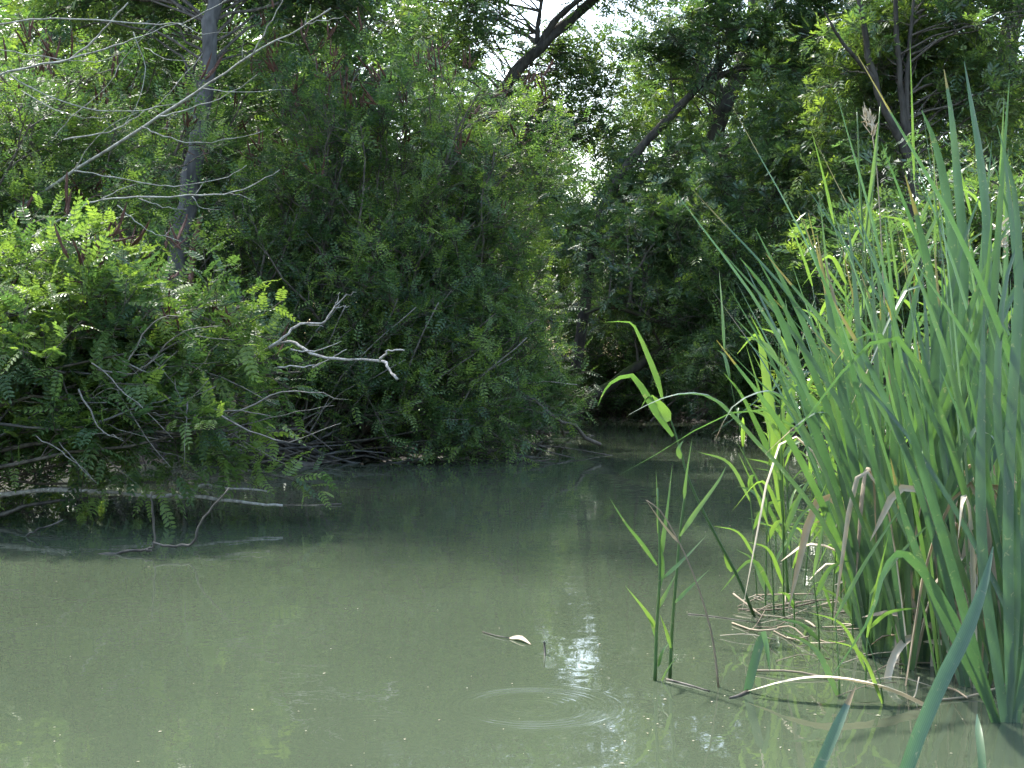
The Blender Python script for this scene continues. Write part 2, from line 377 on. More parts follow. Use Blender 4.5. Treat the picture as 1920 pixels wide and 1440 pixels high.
def plant(name, label, cat, seed, base, blobs, leaf, mat, trunk=None, wood_mat=None, trunk_mat=None, spikes=0, bunches=0, group=None, spread=(0.5, 0.4), **kw):
    """a shrub or tree: traced trunks, limbs reaching into the given masses of foliage"""
    r = np.random.default_rng(seed); base = np.asarray(base, float)
    root = thing(name, label, cat, base, group); wood, lv = Geo(), Geo(); pts = None
    if trunk:
        pts = []
        for j, (tp, ra, rb) in enumerate(trunk):
            g = Geo(); pts.append(bark_tube(g, tp, ra, rb, seed=seed + j)); ob = g.obj('trunk' if j == 0 else 'limb', trunk_mat or M_BARK, root if j == 0 else first)
            if j == 0: first = ob
        pts = np.vstack(pts)
    ends, dirs = [], []
    for b in blobs:
        T = blob(r, *b[:7]); k2 = dict(kw); k2.update(b[7] if len(b) > 7 else {})
        if pts is not None:
            dd = np.linalg.norm(pts[None] - T[:, None], axis=2) + 1.3 * np.clip(pts[None, :, 2] - T[:, None, 2] + .2, 0, 9) + r.uniform(0, 1.2, (len(T), len(pts)))
            O = pts[np.argmin(dd, axis=1)]
        else:
            O = base + np.stack([r.normal(0, spread[0], len(T)), r.normal(0, spread[1], len(T)), np.full(len(T), -.05)], 1)
        e, dr = grow(r, wood, lv, O, T, leaf, **k2); ends.append(e); dirs.append(dr)
    stuff(wood.obj('branchwork', wood_mat or M_TWIG, root)); stuff(lv.obj('foliage', mat, root, flat=True))
    if spikes:
        e, dr = np.concatenate(ends), np.concatenate(dirs)
        sel = r.choice(len(e), min(spikes, len(e)), replace=False)
        score = e[:, 2] - 0.25 * e[:, 1] + r.normal(0, .6, len(e)); sel = np.argsort(-score)[:spikes * 3]; sel = r.choice(sel, spikes, replace=False)
        for i in sel:
            dv = norm(dr[i] + UP * .7 + r.normal(0, .25, 3))
            for q in range(int(r.integers(3, 6))):
                o = link('seed_spike', SPIKE[int(r.integers(0, 3))], root)
                o.location = tuple(e[i] - base + r.normal(0, .03, 3))
                o.rotation_euler = Vector(norm(dv + r.normal(0, .38, 3))).to_track_quat('Z', 'Y').to_euler()
                s_ = r.uniform(.9, 1.7); o.scale = (s_, s_, s_)
    if bunches:
        e = np.concatenate(ends); sel = np.argsort(e[:, 1] + r.normal(0, .4, len(e)))[:bunches * 4]
        for i in r.choice(sel, bunches, replace=False):
            o = link('seed_bunch', BUNCH, root); o.location = tuple(e[i] - base); o.rotation_euler = (r.normal(0, .2), r.normal(0, .2), r.uniform(0, 6.28)); s_ = r.uniform(.8, 1.4); o.scale = (s_, s_, s_)
    return root
def make_bunch():
    r = np.random.default_rng(3); g = Geo()
    for k in range(16):
        p = np.array([r.normal(0, .018), r.normal(0, .018), -r.uniform(0, .10)]); q = p + [r.normal(0, .018), r.normal(0, .018), -.045]
        v, f = ribbon(smooth([p, q], 3), np.array([.003, .011, .006]), r.uniform(-1.5, 1.5), .1); g.add(v, f, float(r.uniform(.8, 1)))
    return g.mesh('seed_bunch', M_ASH, True)
BUNCH = make_bunch()
def make_spike(seed):
    r = np.random.default_rng(seed); g = Geo(); n = 6; t = np.linspace(0, 1, n)
    p = np.stack([.012 * np.sin(t * 2.2 + seed), .015 * t ** 2, .15 * t], 1)
    v, q = tubes(p[None], (np.array([.003, .0062, .0065, .0055, .004, .001]) * r.uniform(.85, 1.15, n))[None], 5)
    v = v + r.normal(0, .0014, v.shape); g.add(v, q, np.clip(r.normal(.5, .25, len(v)), 0, 1)); return g.mesh('seed_spike', M_SPIKE, True)
SPIKE = [make_spike(s) for s in range(3)]
def hole(px, py, d, rx, ry, rz): return (P(px, py, d), np.array([rx, ry, rz]))

# --- left bank, near to far
NEARBUSH = plant('false_indigo_bush', 'sunlit false indigo bush leaning far out over the water at left', 'bush', 101, (-4.6, 9.3, .1),
      [(90, 600, 9.0, .75, .7, .60, 14), (270, 600, 8.9, .62, .5, .34, 14), (400, 670, 8.9, .55, .4, .28, 9), (150, 740, 8.9, .7, .5, .32, 8),
       (330, 800, 8.8, .42, .4, .18, 4), (60, 820, 8.8, .5, .4, .2, 4), (0, 850, 9.7, .9, .4, .3, 8), (505, 715, 8.9, .22, .2, .16, 4), (400, 770, 8.5, .3, .25, .2, 4), (230, 720, 8.4, .5, .25, .25, 5), (100, 760, 8.5, .5, .25, .25, 4), (420, 880, 8.7, .12, .15, .06, 2)],
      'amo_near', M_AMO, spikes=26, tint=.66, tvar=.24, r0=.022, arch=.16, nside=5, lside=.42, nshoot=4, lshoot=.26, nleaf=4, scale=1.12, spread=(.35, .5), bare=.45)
plant('false_indigo_bush', 'bright yellow-green false indigo bush behind the bare twigs at upper left', 'bush', 102, (-5.4, 11.0, .2),
      [(60, 330, 10.6, .9, .7, .7, 16), (200, 250, 11, .75, .6, .45, 12), (30, 150, 11.2, 1.0, .6, .6, 10), (140, 430, 10.4, .8, .5, .35, 10), (20, 480, 10.2, .6, .5, .4, 7)],
      'amo', M_AMO, spikes=36, tint=.62, r0=.024, arch=.12, nside=7, lside=.5, nshoot=4, lshoot=.3, nleaf=5, scale=1.0, spread=(.4, .5), bare=.4)
BACKBUSH = plant('false_indigo_bush', 'shaded false indigo thicket filling the gap below the grey trunk', 'bush', 103, (-4.5, 15.2, .25),
      [(430, 450, 15.3, .9, .6, .9, 18), (250, 480, 15.5, 1.0, .6, .7, 14), (330, 190, 15.6, 1.1, .6, .8, 16), (500, 270, 15.2, .8, .6, .7, 14), (150, 620, 14.6, 1.2, .5, .7, 12)],
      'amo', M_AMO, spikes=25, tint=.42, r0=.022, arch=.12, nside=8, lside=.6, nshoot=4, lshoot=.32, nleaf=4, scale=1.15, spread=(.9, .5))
THICKET = plant('false_indigo_bush', 'largest dark false indigo thicket at the centre, leaning right over the water', 'bush', 104, (-1.7, 14.3, .15),
      [(600, 560, 13.6, 1.05, .8, .85, 20), (700, 340, 14.0, 1.15, .9, .9, 24), (850, 260, 14.2, .85, .7, .7, 17), (870, 490, 14.0, .85, .7, .8, 17), (640, 190, 14.4, .9, .7, .6, 13),
       (790, 650, 13.6, .95, .6, .6, 15), (560, 700, 13.3, .7, .5, .5, 10), (940, 380, 14.6, .6, .5, .6, 11), (990, 520, 15.0, .5, .5, .7, 10), (480, 620, 13.9, .5, .5, .6, 9), (500, 420, 14.4, .6, .5, .6, 9),
       (740, 760, 13.2, .6, .4, .2, 7), (870, 780, 13.5, .55, .4, .2, 9), (960, 720, 14.3, .5, .4, .35, 8), (1000, 270, 15.2, .35, .4, .35, 5)],
      'amo', M_AMO, spikes=80, tint=.58, tvar=.26, r0=.024, arch=.10, nside=7, lside=.62, nshoot=4, lshoot=.34, nleaf=4, scale=1.1, spread=(.75, .4), bare=.35)
plant('false_indigo_bush', 'low false indigo bush trailing yellowish tips into the water beside the leaning trunk', 'bush', 105, (-.15, 16.4, .1),
      [(960, 620, 15.6, .55, .5, .5, 14), (1000, 745, 15.4, .35, .35, .2, 8), (880, 770, 14.8, .6, .4, .25, 10), (850, 835, 14.2, .35, .3, .07, 4)],
      'amo', M_AMO, spikes=22, tint=.48, r0=.02, arch=.1, nside=7, lside=.45, nshoot=4, lshoot=.28, nleaf=5, spread=(.4, .3))
# --- far end and right bank understorey
plant('waterside_bush', 'dark bush overhanging the far end of the inlet', 'bush', 106, (2.0, 22.8, .2),
      [(1150, 640, 21.5, 1.1, .6, .65, 14), (1300, 690, 21.3, 1.2, .6, .5, 14), (1230, 560, 22.5, 1.4, .7, .8, 14), (1090, 520, 22, .9, .7, .7, 10), (1200, 745, 22.0, 1.2, .4, .28, 12), (1090, 740, 22.3, .8, .4, .3, 8), (1330, 755, 21.4, .8, .4, .22, 8)],
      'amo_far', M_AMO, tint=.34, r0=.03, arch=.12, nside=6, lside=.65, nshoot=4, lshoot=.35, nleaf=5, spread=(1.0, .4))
plant('waterside_bush', 'feathery dark bush on the right shore just left of the reeds', 'bush', 107, (3.5, 18.3, .2),
      [(1340, 640, 17.4, .8, .6, .75, 18), (1420, 520, 17.8, .9, .7, .6, 16), (1400, 760, 17.2, .6, .4, .35, 10), (1520, 600, 17.6, .9, .6, .7, 16), (1270, 560, 18, .5, .5, .4, 8)],
      'amo', M_AMO, tint=.40, r0=.025, arch=.1, nside=7, lside=.55, nshoot=4, lshoot=.32, nleaf=4, scale=1.25, spread=(.7, .4))
plant('waterside_bush', 'green bush rising directly behind the cattails at right', 'bush', 108, (5.2, 14.5, .2),
      [(1650, 560, 14.3, .9, .6, .8, 16), (1850, 520, 14, 1.0, .6, .9, 16), (1750, 400, 14.8, 1.0, .6, .6, 14), (2050, 500, 14, 1.0, .8, 1.2, 12), (1650, 760, 13.5, .9, .5, .4, 8)],
      'ash', M_ASH, tint=.45, r0=.025, arch=.12, nside=7, lside=.6, nshoot=4, lshoot=.35, nleaf=4, spread=(.8, .4))
copy_tree(BACKBUSH, (-7.6, 13.2, .25), 2.1, (1.0, 1.0, 1.0), 'added false indigo bush deep behind the sunlit bush at the left edge', 'bushes of the left bank')  # added to keep bright sky out of the water's left-hand reflection
copy_tree(BACKBUSH, (-6.2, 17.5, .3), 4.0, (1.2, 1.2, 1.0), 'added false indigo bush, farthest on the left bank', 'bushes of the left bank')  # second added bush, screening sky from the reflection at left
copy_tree(BACKBUSH, (7.2, 20.5, .3), 1.0, (1.2, 1.2, .8), 'undergrowth bush deep in the wood on the right', 'bushes of the right bank')
# --- trees
SKYGAP = [hole(1080, 130, 20, .26, 6, .5), hole(1115, 255, 20, .28, 6, .28)]
plant('grey_tree', 'tree with straight grey trunk standing behind the thicket at left', 'tree', 201, P(318, 660, 14.0) * [1, 1, 0] + [0, 0, .25],
      [(330, -120, 15.2, 1.6, .8, .6, 18), (600, 40, 15.6, 1.0, .8, .5, 16), (700, -200, 15.5, 1.3, 1.0, .8, 8), (100, 20, 15.6, 1.3, .8, .7, 12), (450, -480, 15, 1.7, 1.3, 1.0, 14), (300, -800, 15.2, 1.8, 1.4, 1.1, 16), (720, -560, 15.2, 1.6, 1.2, .9, 16), (0, -600, 15.5, 1.5, 1.2, 1.0, 10)],  # uppermost masses, above the frame, added to shade the middle of the pond
      'ash', M_ASH, trunk=[([P(312, 690, 14.0), P(333, 480, 14.0), P(366, 300, 14.0), P(392, 100, 14.0), P(405, -60, 14.1), P(430, -400, 14.2), P(380, -800, 14.6)], .108, .05)],
      trunk_mat=M_GREY, tint=.40, r0=.018, arch=.2, nside=7, lside=.8, nshoot=4, lshoot=.4, nleaf=4, holes=[])
plant('leaning_tree', 'tree with brown trunk slanting right across the sky gap', 'tree', 202, P(800, 650, 21) * [1, 1, 0] + [0, 0, .3],
      [(820, 40, 21, 1.1, 1.0, .9, 20), (960, -170, 21, 1.5, 1.2, .9, 9), (1150, -60, 21, 1.0, 1.0, .45, 12), (900, 330, 21, .8, .7, .7, 10), (760, -300, 21, 1.6, 1.2, 1.0, 7), (1030, 200, 21.5, .6, .5, .8, 12), (1110, 180, 21.8, .6, .4, .8, 14), (1150, 300, 22, .6, .4, .5, 8), (960, 280, 21.5, .5, .5, .5, 8),
       (1240, -260, 21, 1.4, 1.2, .9, 6)],
      'ash', M_ASH, trunk=[([P(800, 680, 21), P(860, 400, 21), P(915, 220, 21), P(960, 150, 21), P(1020, 80, 21), P(1110, 0, 21.2), P(1200, -110, 21.5)], .125, .06),
                           ([P(1005, 100, 21), P(1010, 40, 21), P(1025, -60, 20.8)], .05, .02), ([P(1000, 105, 21), P(1040, 40, 20.9), P(1090, -5, 20.6), P(1140, -60, 20.5)], .06, .03)],
      tint=.52, r0=.018, arch=.15, nside=6, lside=.65, nshoot=4, lshoot=.38, nleaf=4, holes=SKYGAP)
plant('mossy_tree', 'mossy trunk leaning out of the water at the far inlet', 'tree', 203, W(1050, 808),
      [(1400, 400, 18.6, 1.0, .7, .6, 14), (1250, 470, 18.6, .8, .6, .5, 12), (1500, 280, 18.8, .9, .7, .5, 12), (1180, 600, 18.2, .6, .4, .35, 7)],
      'ash', M_ASH, trunk=[([W(1040, 812) - [0, 0, .15], P(1085, 765, 18.3), P(1140, 725, 18.4), P(1210, 675, 18.5), P(1275, 630, 18.6), P(1350, 540, 18.7), P(1420, 430, 18.8), P(1480, 330, 18.8), P(1560, 215, 18.9)], .085, .03),
                           ([P(1075, 790, 18.2), P(1035, 795, 17.9), P(1000, 770, 17.8), P(975, 740, 17.9)], .06, .02),
                           ([P(1340, 640, 18.4), P(1240, 605, 18.2), P(1150, 575, 18.1), P(1095, 588, 18.0)], .05, .02)],
      trunk_mat=M_MOSS, tint=.45, r0=.02, arch=.12, nside=6, lside=.6, nshoot=4, lshoot=.36, nleaf=4)
plant('arching_tree', 'tree whose dark limb arches up to the right of the sky gap', 'tree', 204, P(1060, 650, 20) * [1, 1, 0] + [0, 0, .3],
      [(1330, 60, 20, 1.0, .8, .55, 20), (1480, 100, 19.8, .9, .8, .5, 16), (1250, 330, 20, .7, .6, .5, 14), (1130, 420, 20, .6, .5, .4, 10), (1400, -160, 20, 1.6, 1.2, .9, 7), (1560, -20, 19.8, 1.0, .8, .6, 14)],
      'ash', M_ASH, trunk=[([P(1080, 690, 20), P(1110, 480, 20), P(1140, 375, 20), P(1200, 280, 20), P(1280, 195, 20), P(1330, 150, 20), P(1420, 122, 20), P(1500, 125, 19.9), P(1570, 160, 19.8)], .085, .03),
                           ([P(1330, 150, 20), P(1370, 95, 20), P(1440, 40, 20), P(1480, -60, 20)], .06, .03)],
      tint=.48, r0=.018, arch=.1, nside=6, lside=.6, nshoot=4, lshoot=.36, nleaf=4, holes=SKYGAP)
plant('box_elder', 'box elder with yellow-green seed bunches and forked dark stems behind the cattails', 'tree', 205, P(1715, 650, 17) * [1, 1, 0] + [0, 0, .3],
      [(1720, 60, 17.9, 1.0, .8, .7, 22, dict(tint=.8)), (1850, 180, 17.5, .8, .7, .6, 16, dict(tint=.7)), (1600, 180, 18.0, .8, .7, .6, 14), (1780, -200, 17, 1.4, 1.1, 1.0, 7, dict(tint=.7)), (1560, 330, 17.8, .7, .6, .4, 10), (1980, 100, 17, .9, .9, 1.0, 12)],
      'ash', M_ASH, trunk=[([P(1715, 680, 17), P(1712, 400, 17), P(1700, 290, 17), P(1650, 180, 17), P(1615, 20, 17), P(1600, -120, 17)], .085, .02),
                           ([P(1704, 300, 17), P(1690, 180, 17), P(1680, 40, 17), P(1672, -120, 17)], .05, .02), ([P(1708, 310, 17), P(1700, 200, 17), P(1706, 80, 17), P(1722, -80, 17)], .045, .015),
                           ([P(1640, 150, 17), P(1580, 80, 16.8), P(1545, 20, 16.7)], .03, .012)],
      bunches=90, tint=.6, r0=.014, arch=.15, nside=6, lside=.55, nshoot=4, lshoot=.34, nleaf=4)
plant('old_tree', 'tree behind the box elder at the right edge of the picture', 'tree', 206, P(1860, 640, 22) * [1, 1, 0] + [0, 0, .35],
      [(1900, -150, 22, 1.8, 1.3, 1.2, 8), (1750, -60, 22, 1.2, 1.0, .7, 14), (2100, 50, 22, 1.5, 1.2, 1.5, 14), (1950, 250, 22, 1.0, .9, .8, 12)],
      'ash', M_ASH, trunk=[([P(1850, 660, 22), P(1858, 300, 22), P(1885, 110, 22), P(1910, -20, 22), P(1930, -250, 22)], .2, .12), ([P(1868, 220, 22), P(1855, 120, 22), P(1800, 20, 22), P(1750, 0, 22)], .09, .05)],
      tint=.6, r0=.022, arch=.12, nside=7, lside=.75, nshoot=4, lshoot=.4, nleaf=4)
plant('dark_stemmed_tree', 'tree with short thick dark trunk half hidden in the right-hand foliage', 'tree', 207, P(1370, 640, 23) * [1, 1, 0] + [0, 0, .35],
      [(1380, 150, 24, 1.3, 1.0, .9, 16), (1250, 120, 23.5, .5, .8, .9, 8), (1520, 250, 23, 1.2, 1.0, .9, 14), (1330, 480, 24, 1.3, .8, .6, 12), (1450, -200, 23, 2, 1.5, 1, 6)],
      'ash', M_ASH, trunk=[([P(1390, 660, 23), P(1375, 400, 23), P(1350, 310, 23), P(1340, 250, 23), P(1400, 100, 23), P(1430, -100, 23)], .2, .1)],
      tint=.58, r0=.022, arch=.12, nside=7, lside=.7, nshoot=4, lshoot=.4, nleaf=4, holes=SKYGAP)

# --- the wood behind: one tree, copied
def wood_tree(seed, h, label):
    r = np.random.default_rng(seed); base = np.array([0, 0, 0.0])
    root = thing('wood_tree', label, 'tree', base, 'trees of the far wood')
    g = Geo(); pts = bark_tube(g, [(0, 0, -.2), (.15, .05, h * .3), (.05, .1, h * .6), (.2, 0, h * .95)], .2, .05, seed=seed); g.obj('trunk', M_BARK, root)
    wd, lv = Geo(), Geo()
    T = rand_dir(r, 70) * (r.uniform(.5, 1, 70) ** .6)[:, None] * [2.3, 2.3, h * .42] + [0, 0, h * .58]
    dd = np.linalg.norm(pts[None] - T[:, None], axis=2) + 1.3 * np.clip(pts[None, :, 2] - T[:, None, 2] + .2, 0, 9) + r.uniform(0, 1.5, (70, len(pts)))
    grow(r, wd, lv, pts[np.argmin(dd, 1)], T, 'far', r0=.04, arch=.08, nside=6, lside=.85, nshoot=4, lshoot=.42, nleaf=4, tint=.45)
    stuff(wd.obj('branchwork', M_TWIG, root)); stuff(lv.obj('foliage', M_FAR, root, flat=True)); return root
WL = 'leafy tree of the far wood closing the view behind the pond'
wt = [wood_tree(301, 8.5, WL), wood_tree(302, 7.0, WL)]
spots = [(150, 24, 1.0), (520, 27, 1.0), (-150, 26, 1.0), (300, 33, 1.2), (800, 34, 1.0), (1420, 31, .85), (1700, 29, .95), (1950, 28, 1.0), (1560, 36, 1.1), (2150, 28, 1.1), (-300, 33, 1.2),
         (900, 27, .52), (1050, 30, .50), (1190, 28, .50), (1010, 38, .70), (1110, 37, .62), (1290, 27, .52), (730, 24, .5), (1450, 24, .5), (1600, 23, .5), (400, 22, .5), (430, 23, 1.0), (640, 25, 1.0), (180, 21, .95), (1250, 31, .8), (900, 31, .9)]
for i, (px, d, s) in enumerate(spots):
    p = P(px, 650, d) * [1, 1, 0] + [0, 0, .3]; rz = float(rng.uniform(0, 6.28)); s_ = s * float(rng.uniform(.95, 1.05))
    if i < 2:
        o = wt[i]; o.location = tuple(p); o.rotation_euler = (0, 0, rz); o.scale = (s_, s_, s_)
    else:
        copy_tree(wt[i % 2], p, rz, (s_ * 1.05, s_ * 1.05, s_), WL, 'trees of the far wood')

# ------------------------------------------------------------------ dead wood
def dead(name, label, cat, mat, lines, group=None, wob=0.004, sides=6):
    """lines: (points, r0, r1) or (pixels, depth0, depth1, r0 px, r1 px)"""
    first = True; root = None
    for j, (px, d0, d1, ra, rb) in enumerate(lines):
        n0 = len(px); pts = np.array([P(x, y, d0 + (d1 - d0) * i / max(n0 - 1, 1)) for i, (x, y) in enumerate(px)])
        n = max(6, n0 * 3); p = smooth(pts, n); rr = np.random.default_rng(len(label) + j)
        p[1:-1] += rr.normal(0, wob, (n - 2, 3)); sc_ = (d0 + d1) / 2 / F
        g = Geo(); tube(g, p, np.linspace(ra, rb, n) * sc_ * (.55 if mat is M_LICH else .74) * (1 + rr.normal(0, .13, n)), sides)
        if root is None:
            root = thing(name, label, cat, pts[0], group); main = g.obj('branch', mat, root)
        else: g.obj('side_branch', mat, main)
    return root
D = 8.6
dead('dead_branch', 'bleached white crooked branch jutting over the water from the left bush', 'branch', M_DEAD,
     [([(300, 770), (370, 730), (440, 690), (500, 655), (540, 640), (562, 648), (585, 662), (640, 673), (712, 676), (728, 692), (745, 711)], 9.2, 8.2, 4.2, 3),
      ([(712, 676), (722, 664), (730, 658), (758, 657)], 8.2, 8.15, 3.2, 1.8), ([(505, 652), (535, 628), (563, 608), (604, 605), (625, 578), (650, 552)], D, 8.6, 4, 1.3),
      ([(563, 607), (606, 612)], D, D, 1.6, 1.0), ([(625, 578), (655, 574)], D, D, 1.2, .7), ([(628, 574), (638, 548)], D, D, 1.2, .6), ([(645, 556), (668, 548)], D, D, 1.0, .5),
      ([(545, 655), (590, 660), (640, 640)], D, D, 2, .8), ([(585, 690), (620, 672), (650, 655)], D, D, 2.2, .8), ([(520, 688), (570, 688), (600, 680)], D, D, 2.2, 1.0)])
dead('bare_branch', 'long bare lichen-grey branch slanting up across the grey trunk at upper left', 'branch', M_LICH,
     [([(-60, 470), (20, 405), (125, 330), (210, 275), (300, 218), (400, 150), (480, 97), (560, 55), (620, 16)], 10.6, 9.0, 6.5, 2.2), ([(475, 100), (500, 55), (530, 0), (545, -30)], 9.1, 9, 2.4, 1.0),
      ([(455, 110), (456, 82), (466, 62)], 9.2, 9.1, 1.8, .8), ([(570, 48), (580, 20), (583, 8)], 9, 9, 1.8, .8), ([(575, 45), (615, 38), (645, 30)], 9, 8.9, 2.0, .8), ([(520, 75), (560, 85)], 9, 9, 1.3, .6),
      ([(265, 238), (300, 252), (350, 266), (430, 262), (495, 245)], 9.4, 9.1, 2.6, 1.0), ([(140, 320), (200, 330), (280, 345), (330, 348), (420, 334), (462, 310)], 9.6, 9.2, 2.8, 1.0),
      ([(300, 218), (350, 205), (420, 180), (482, 140)], 9.3, 9.1, 3, 1.0), ([(380, 165), (440, 172), (545, 168)], 9.2, 9, 2, .8), ([(120, 262), (180, 252), (230, 235), (280, 205), (330, 195)], 9.5, 9.2, 2.8, 1.2),
      ([(140, 318), (160, 285), (200, 240), (260, 210)], 9.6, 9.4, 2, .8)])
dead('bare_branch', 'bare lichen-grey branch sweeping level along the top left corner', 'branch', M_LICH,
     [([(-60, 60), (0, 45), (70, 36), (150, 36), (250, 45), (330, 45), (380, 25), (430, -5)], 9.4, 9.0, 3.6, 1.6), ([(-60, 160), (0, 140), (70, 122), (130, 112), (200, 90), (260, 70), (330, 45)], 9.4, 9.1, 5, 1.6),
      ([(-40, 85), (0, 93), (60, 103), (130, 112), (190, 115), (235, 95)], 9.4, 9.2, 2.4, 1.0), ([(130, 112), (170, 80), (205, 42), (240, 5)], 9.3, 9.2, 4, 2.5), ([(335, 45), (380, 62), (435, 60)], 9.1, 9, 1.6, .7),
      ([(270, 90), (310, 110), (360, 115)], 9.2, 9, 1.6, .7)])
dead('bare_branch', 'bare lichen twig running level above the sunlit bush toward the grey trunk', 'branch', M_LICH,
     [([(-40, 505), (0, 478), (80, 432), (145, 392), (190, 375), (260, 370), (360, 367), (430, 362), (480, 345), (525, 318)], 9.2, 8.8, 5, 1.2), ([(260, 372), (305, 388), (350, 392)], 9, 8.9, 1.8, .8),
      ([(220, 385), (250, 412), (285, 437), (310, 442), (340, 453)], 9, 8.9, 2, .8), ([(310, 442), (325, 425)], 8.9, 8.9, 1.2, .6), ([(365, 366), (390, 335)], 8.9, 8.9, 1.4, .6), ([(360, 368), (380, 390), (415, 394)], 8.9, 8.9, 1.6, .6),
      ([(430, 362), (480, 376)], 8.9, 8.9, 1.4, .6), ([(175, 380), (220, 358), (255, 345)], 9, 9, 2, .8)])
dead('bare_branch', 'thin bare twigs crossing the sunlit bush crown at far left', 'branch', M_LICH,
     [([(20, 140), (70, 170), (150, 200), (230, 208), (290, 200), (330, 160), (380, 100)], 9.3, 9.1, 2.4, 1.0), ([(100, 260), (140, 215), (200, 160), (240, 100), (300, 40)], 9.8, 9.6, 2, 1.0), ([(40, 170), (100, 205), (150, 220), (200, 220)], 9.4, 9.3, 1.8, .8),
      ([(250, 60), (270, 120), (260, 190), (230, 240)], 9.6, 9.5, 1.8, .8)])
dead('drowned_branch', 'long pale branch lying along the water below the left bush', 'branch', M_DEAD,
     [([(-60, 935), (0, 928), (100, 918), (200, 922), (290, 930), (350, 930), (420, 938), (480, 945), (530, 948)], 8.8, 8.7, 8, 3), ([(350, 927), (385, 910), (430, 915), (505, 922)], 8.7, 8.7, 5, 2), ([(180, 912), (120, 915), (20, 925)], 9.2, 9.2, 3, 2)])
dead('drowned_branch', 'thin wet branch afloat with its dark tip pointing right', 'branch', M_WET,
     [([(-40, 950), (60, 951), (200, 952), (320, 956), (400, 960), (470, 950), (560, 947), (640, 945)], 9.6, 9.6, 3, 2.2), ([(540, 948), (543, 936), (548, 925)], 9.6, 9.6, 1.6, .8)])
dead('drowned_branch', 'dark curved branch rising from the water at the left edge', 'branch', M_WET,
     [([(-60, 985), (0, 965), (60, 945), (150, 936), (230, 930)], 8.6, 8.9, 7, 3), ([(-60, 1005), (0, 1008), (40, 1012), (60, 1018)], 8.0, 8.0, 4, 2.5), ([(50, 1005), (80, 990), (118, 974)], 8, 8, 2.5, 1.8)])
dead('drowned_branch', 'knobbly grey branch with two upright forks standing in the water at left', 'branch', M_WET,
     [([(-40, 1046), (80, 1046), (190, 1041), (240, 1034), (275, 1030), (290, 1016), (287, 960), (284, 922)], 7.35, 7.3, 4.5, 2.2), ([(287, 1018), (320, 1022), (362, 1020), (372, 985), (395, 955), (430, 915)], 7.3, 7.3, 4, 2.2), ([(272, 1031), (284, 1034)], 7.3, 7.28, 4, 3)])
dead('bare_branch', 'arching grey limb coming up out of the bush at the left edge', 'branch', M_GREY,
     [([(-40, 830), (0, 785), (40, 745), (90, 710), (140, 695), (220, 720), (260, 760)], 8.6, 8.5, 5, 1.5), ([(-30, 840), (20, 805), (70, 775), (130, 758), (200, 755)], 8.5, 8.3, 4, 1.5), ([(-40, 790), (60, 800), (130, 805), (190, 790), (260, 765), (320, 745)], 8.4, 8.2, 5, 1.5)])
# pale dry twigs hanging in and under the near bush
rt = np.random.default_rng(77)
def part_stick(parent, name, mat, px, d0, d1, ra, rb, sides=4):
    pts = np.array([P(x, y, d0 + (d1 - d0) * i / (len(px) - 1)) for i, (x, y) in enumerate(px)]); p = smooth(pts, 10); p[1:-1] += rt.normal(0, .006, (8, 3))
    g = Geo(); tube(g, p, np.linspace(ra, rb, 10) * d0 / F, sides); return g.obj(name, mat, parent)
for k in range(38):
    x0, y0 = rt.uniform(60, 430), rt.uniform(660, 830); a = rt.normal(.15, .55); ln = rt.uniform(90, 260); bd = rt.uniform(-40, 40)
    x1, y1 = x0 + ln * math.cos(a), y0 + ln * math.sin(a) * .8; d0 = rt.uniform(8.15, 8.8)
    part_stick(NEARBUSH, 'dry_twig', M_DTWIG, [(x0, y0), ((x0 + x1) / 2, (y0 + y1) / 2 + bd), (x1, y1)], d0, d0 - .2, rt.uniform(.9, 2.2), .5)
for k in range(34):
    bx = rt.uniform(440, 860); by = 845 - rt.uniform(0, 40); lx = rt.uniform(60, 220); ly = rt.uniform(130, 280); d0 = rt.uniform(13.2, 14.0)
    part_stick(THICKET, 'cane', M_DTWIG if k % 3 == 0 else M_TWIG, [(bx, by), (bx + lx * .4, by - ly * .55), (bx + lx, by - ly)], d0, d0 - rt.uniform(0, .5), rt.uniform(1.6, 3.2), 1.0)
for k in range(60):
    x0 = rt.uniform(360, 900); t = (x0 - 360) / 540; y0 = 872 - 22 * t - rt.uniform(0, 75) * (1 - .5 * t); a = rt.normal(0.05, .38); ln = rt.uniform(90, 300)
    d0 = rt.uniform(12.5, 13.2) + 1.2 * t
    x1, y1 = x0 + ln * math.cos(a), min(y0 + ln * math.sin(a), 886 - 30 * t)
    dead('brush_stick', 'dead stick of the dark brush heap along the left waterline', 'stick', [M_WET, M_WET, M_TWIG, M_GREY][k % 4],
         [([(x0, y0), ((x0 + x1) / 2, (y0 + y1) / 2 + rt.normal(0, 12)), (x1, y1)], d0, d0 + rt.uniform(-.3, .2), rt.uniform(2.5, 6), 1.4)], 'sticks of the brush heap', sides=5)
dead('drowned_log', 'dark sunken log along the foot of the brush heap', 'log', M_WET, [([(560, 872), (640, 876), (760, 870), (880, 858)], 12.7, 13.8, 8, 4)])
dead('drowned_branch', 'thin dark branch reaching right past the leaning trunk on the far water', 'branch', M_WET,
     [([(880, 815), (960, 812), (1060, 812), (1160, 826)], 17.5, 17, 3.5, 1.8), ([(960, 825), (1000, 812), (1040, 800)], 17.4, 17.5, 3, 2), ([(940, 806), (980, 800), (1030, 815)], 17.4, 17.4, 3, 2), ([(1000, 790), (1015, 812), (1020, 822)], 17.5, 17.4, 2.5, 1.5)])
dead('dead_branch', 'pale twig pointing right above the low yellowish bush', 'branch', M_DEAD, [([(900, 735), (960, 722), (1020, 716), (1082, 721)], 15, 14.8, 2.5, 1.2), ([(900, 765), (940, 748), (990, 742)], 14.8, 14.7, 2, 1)])
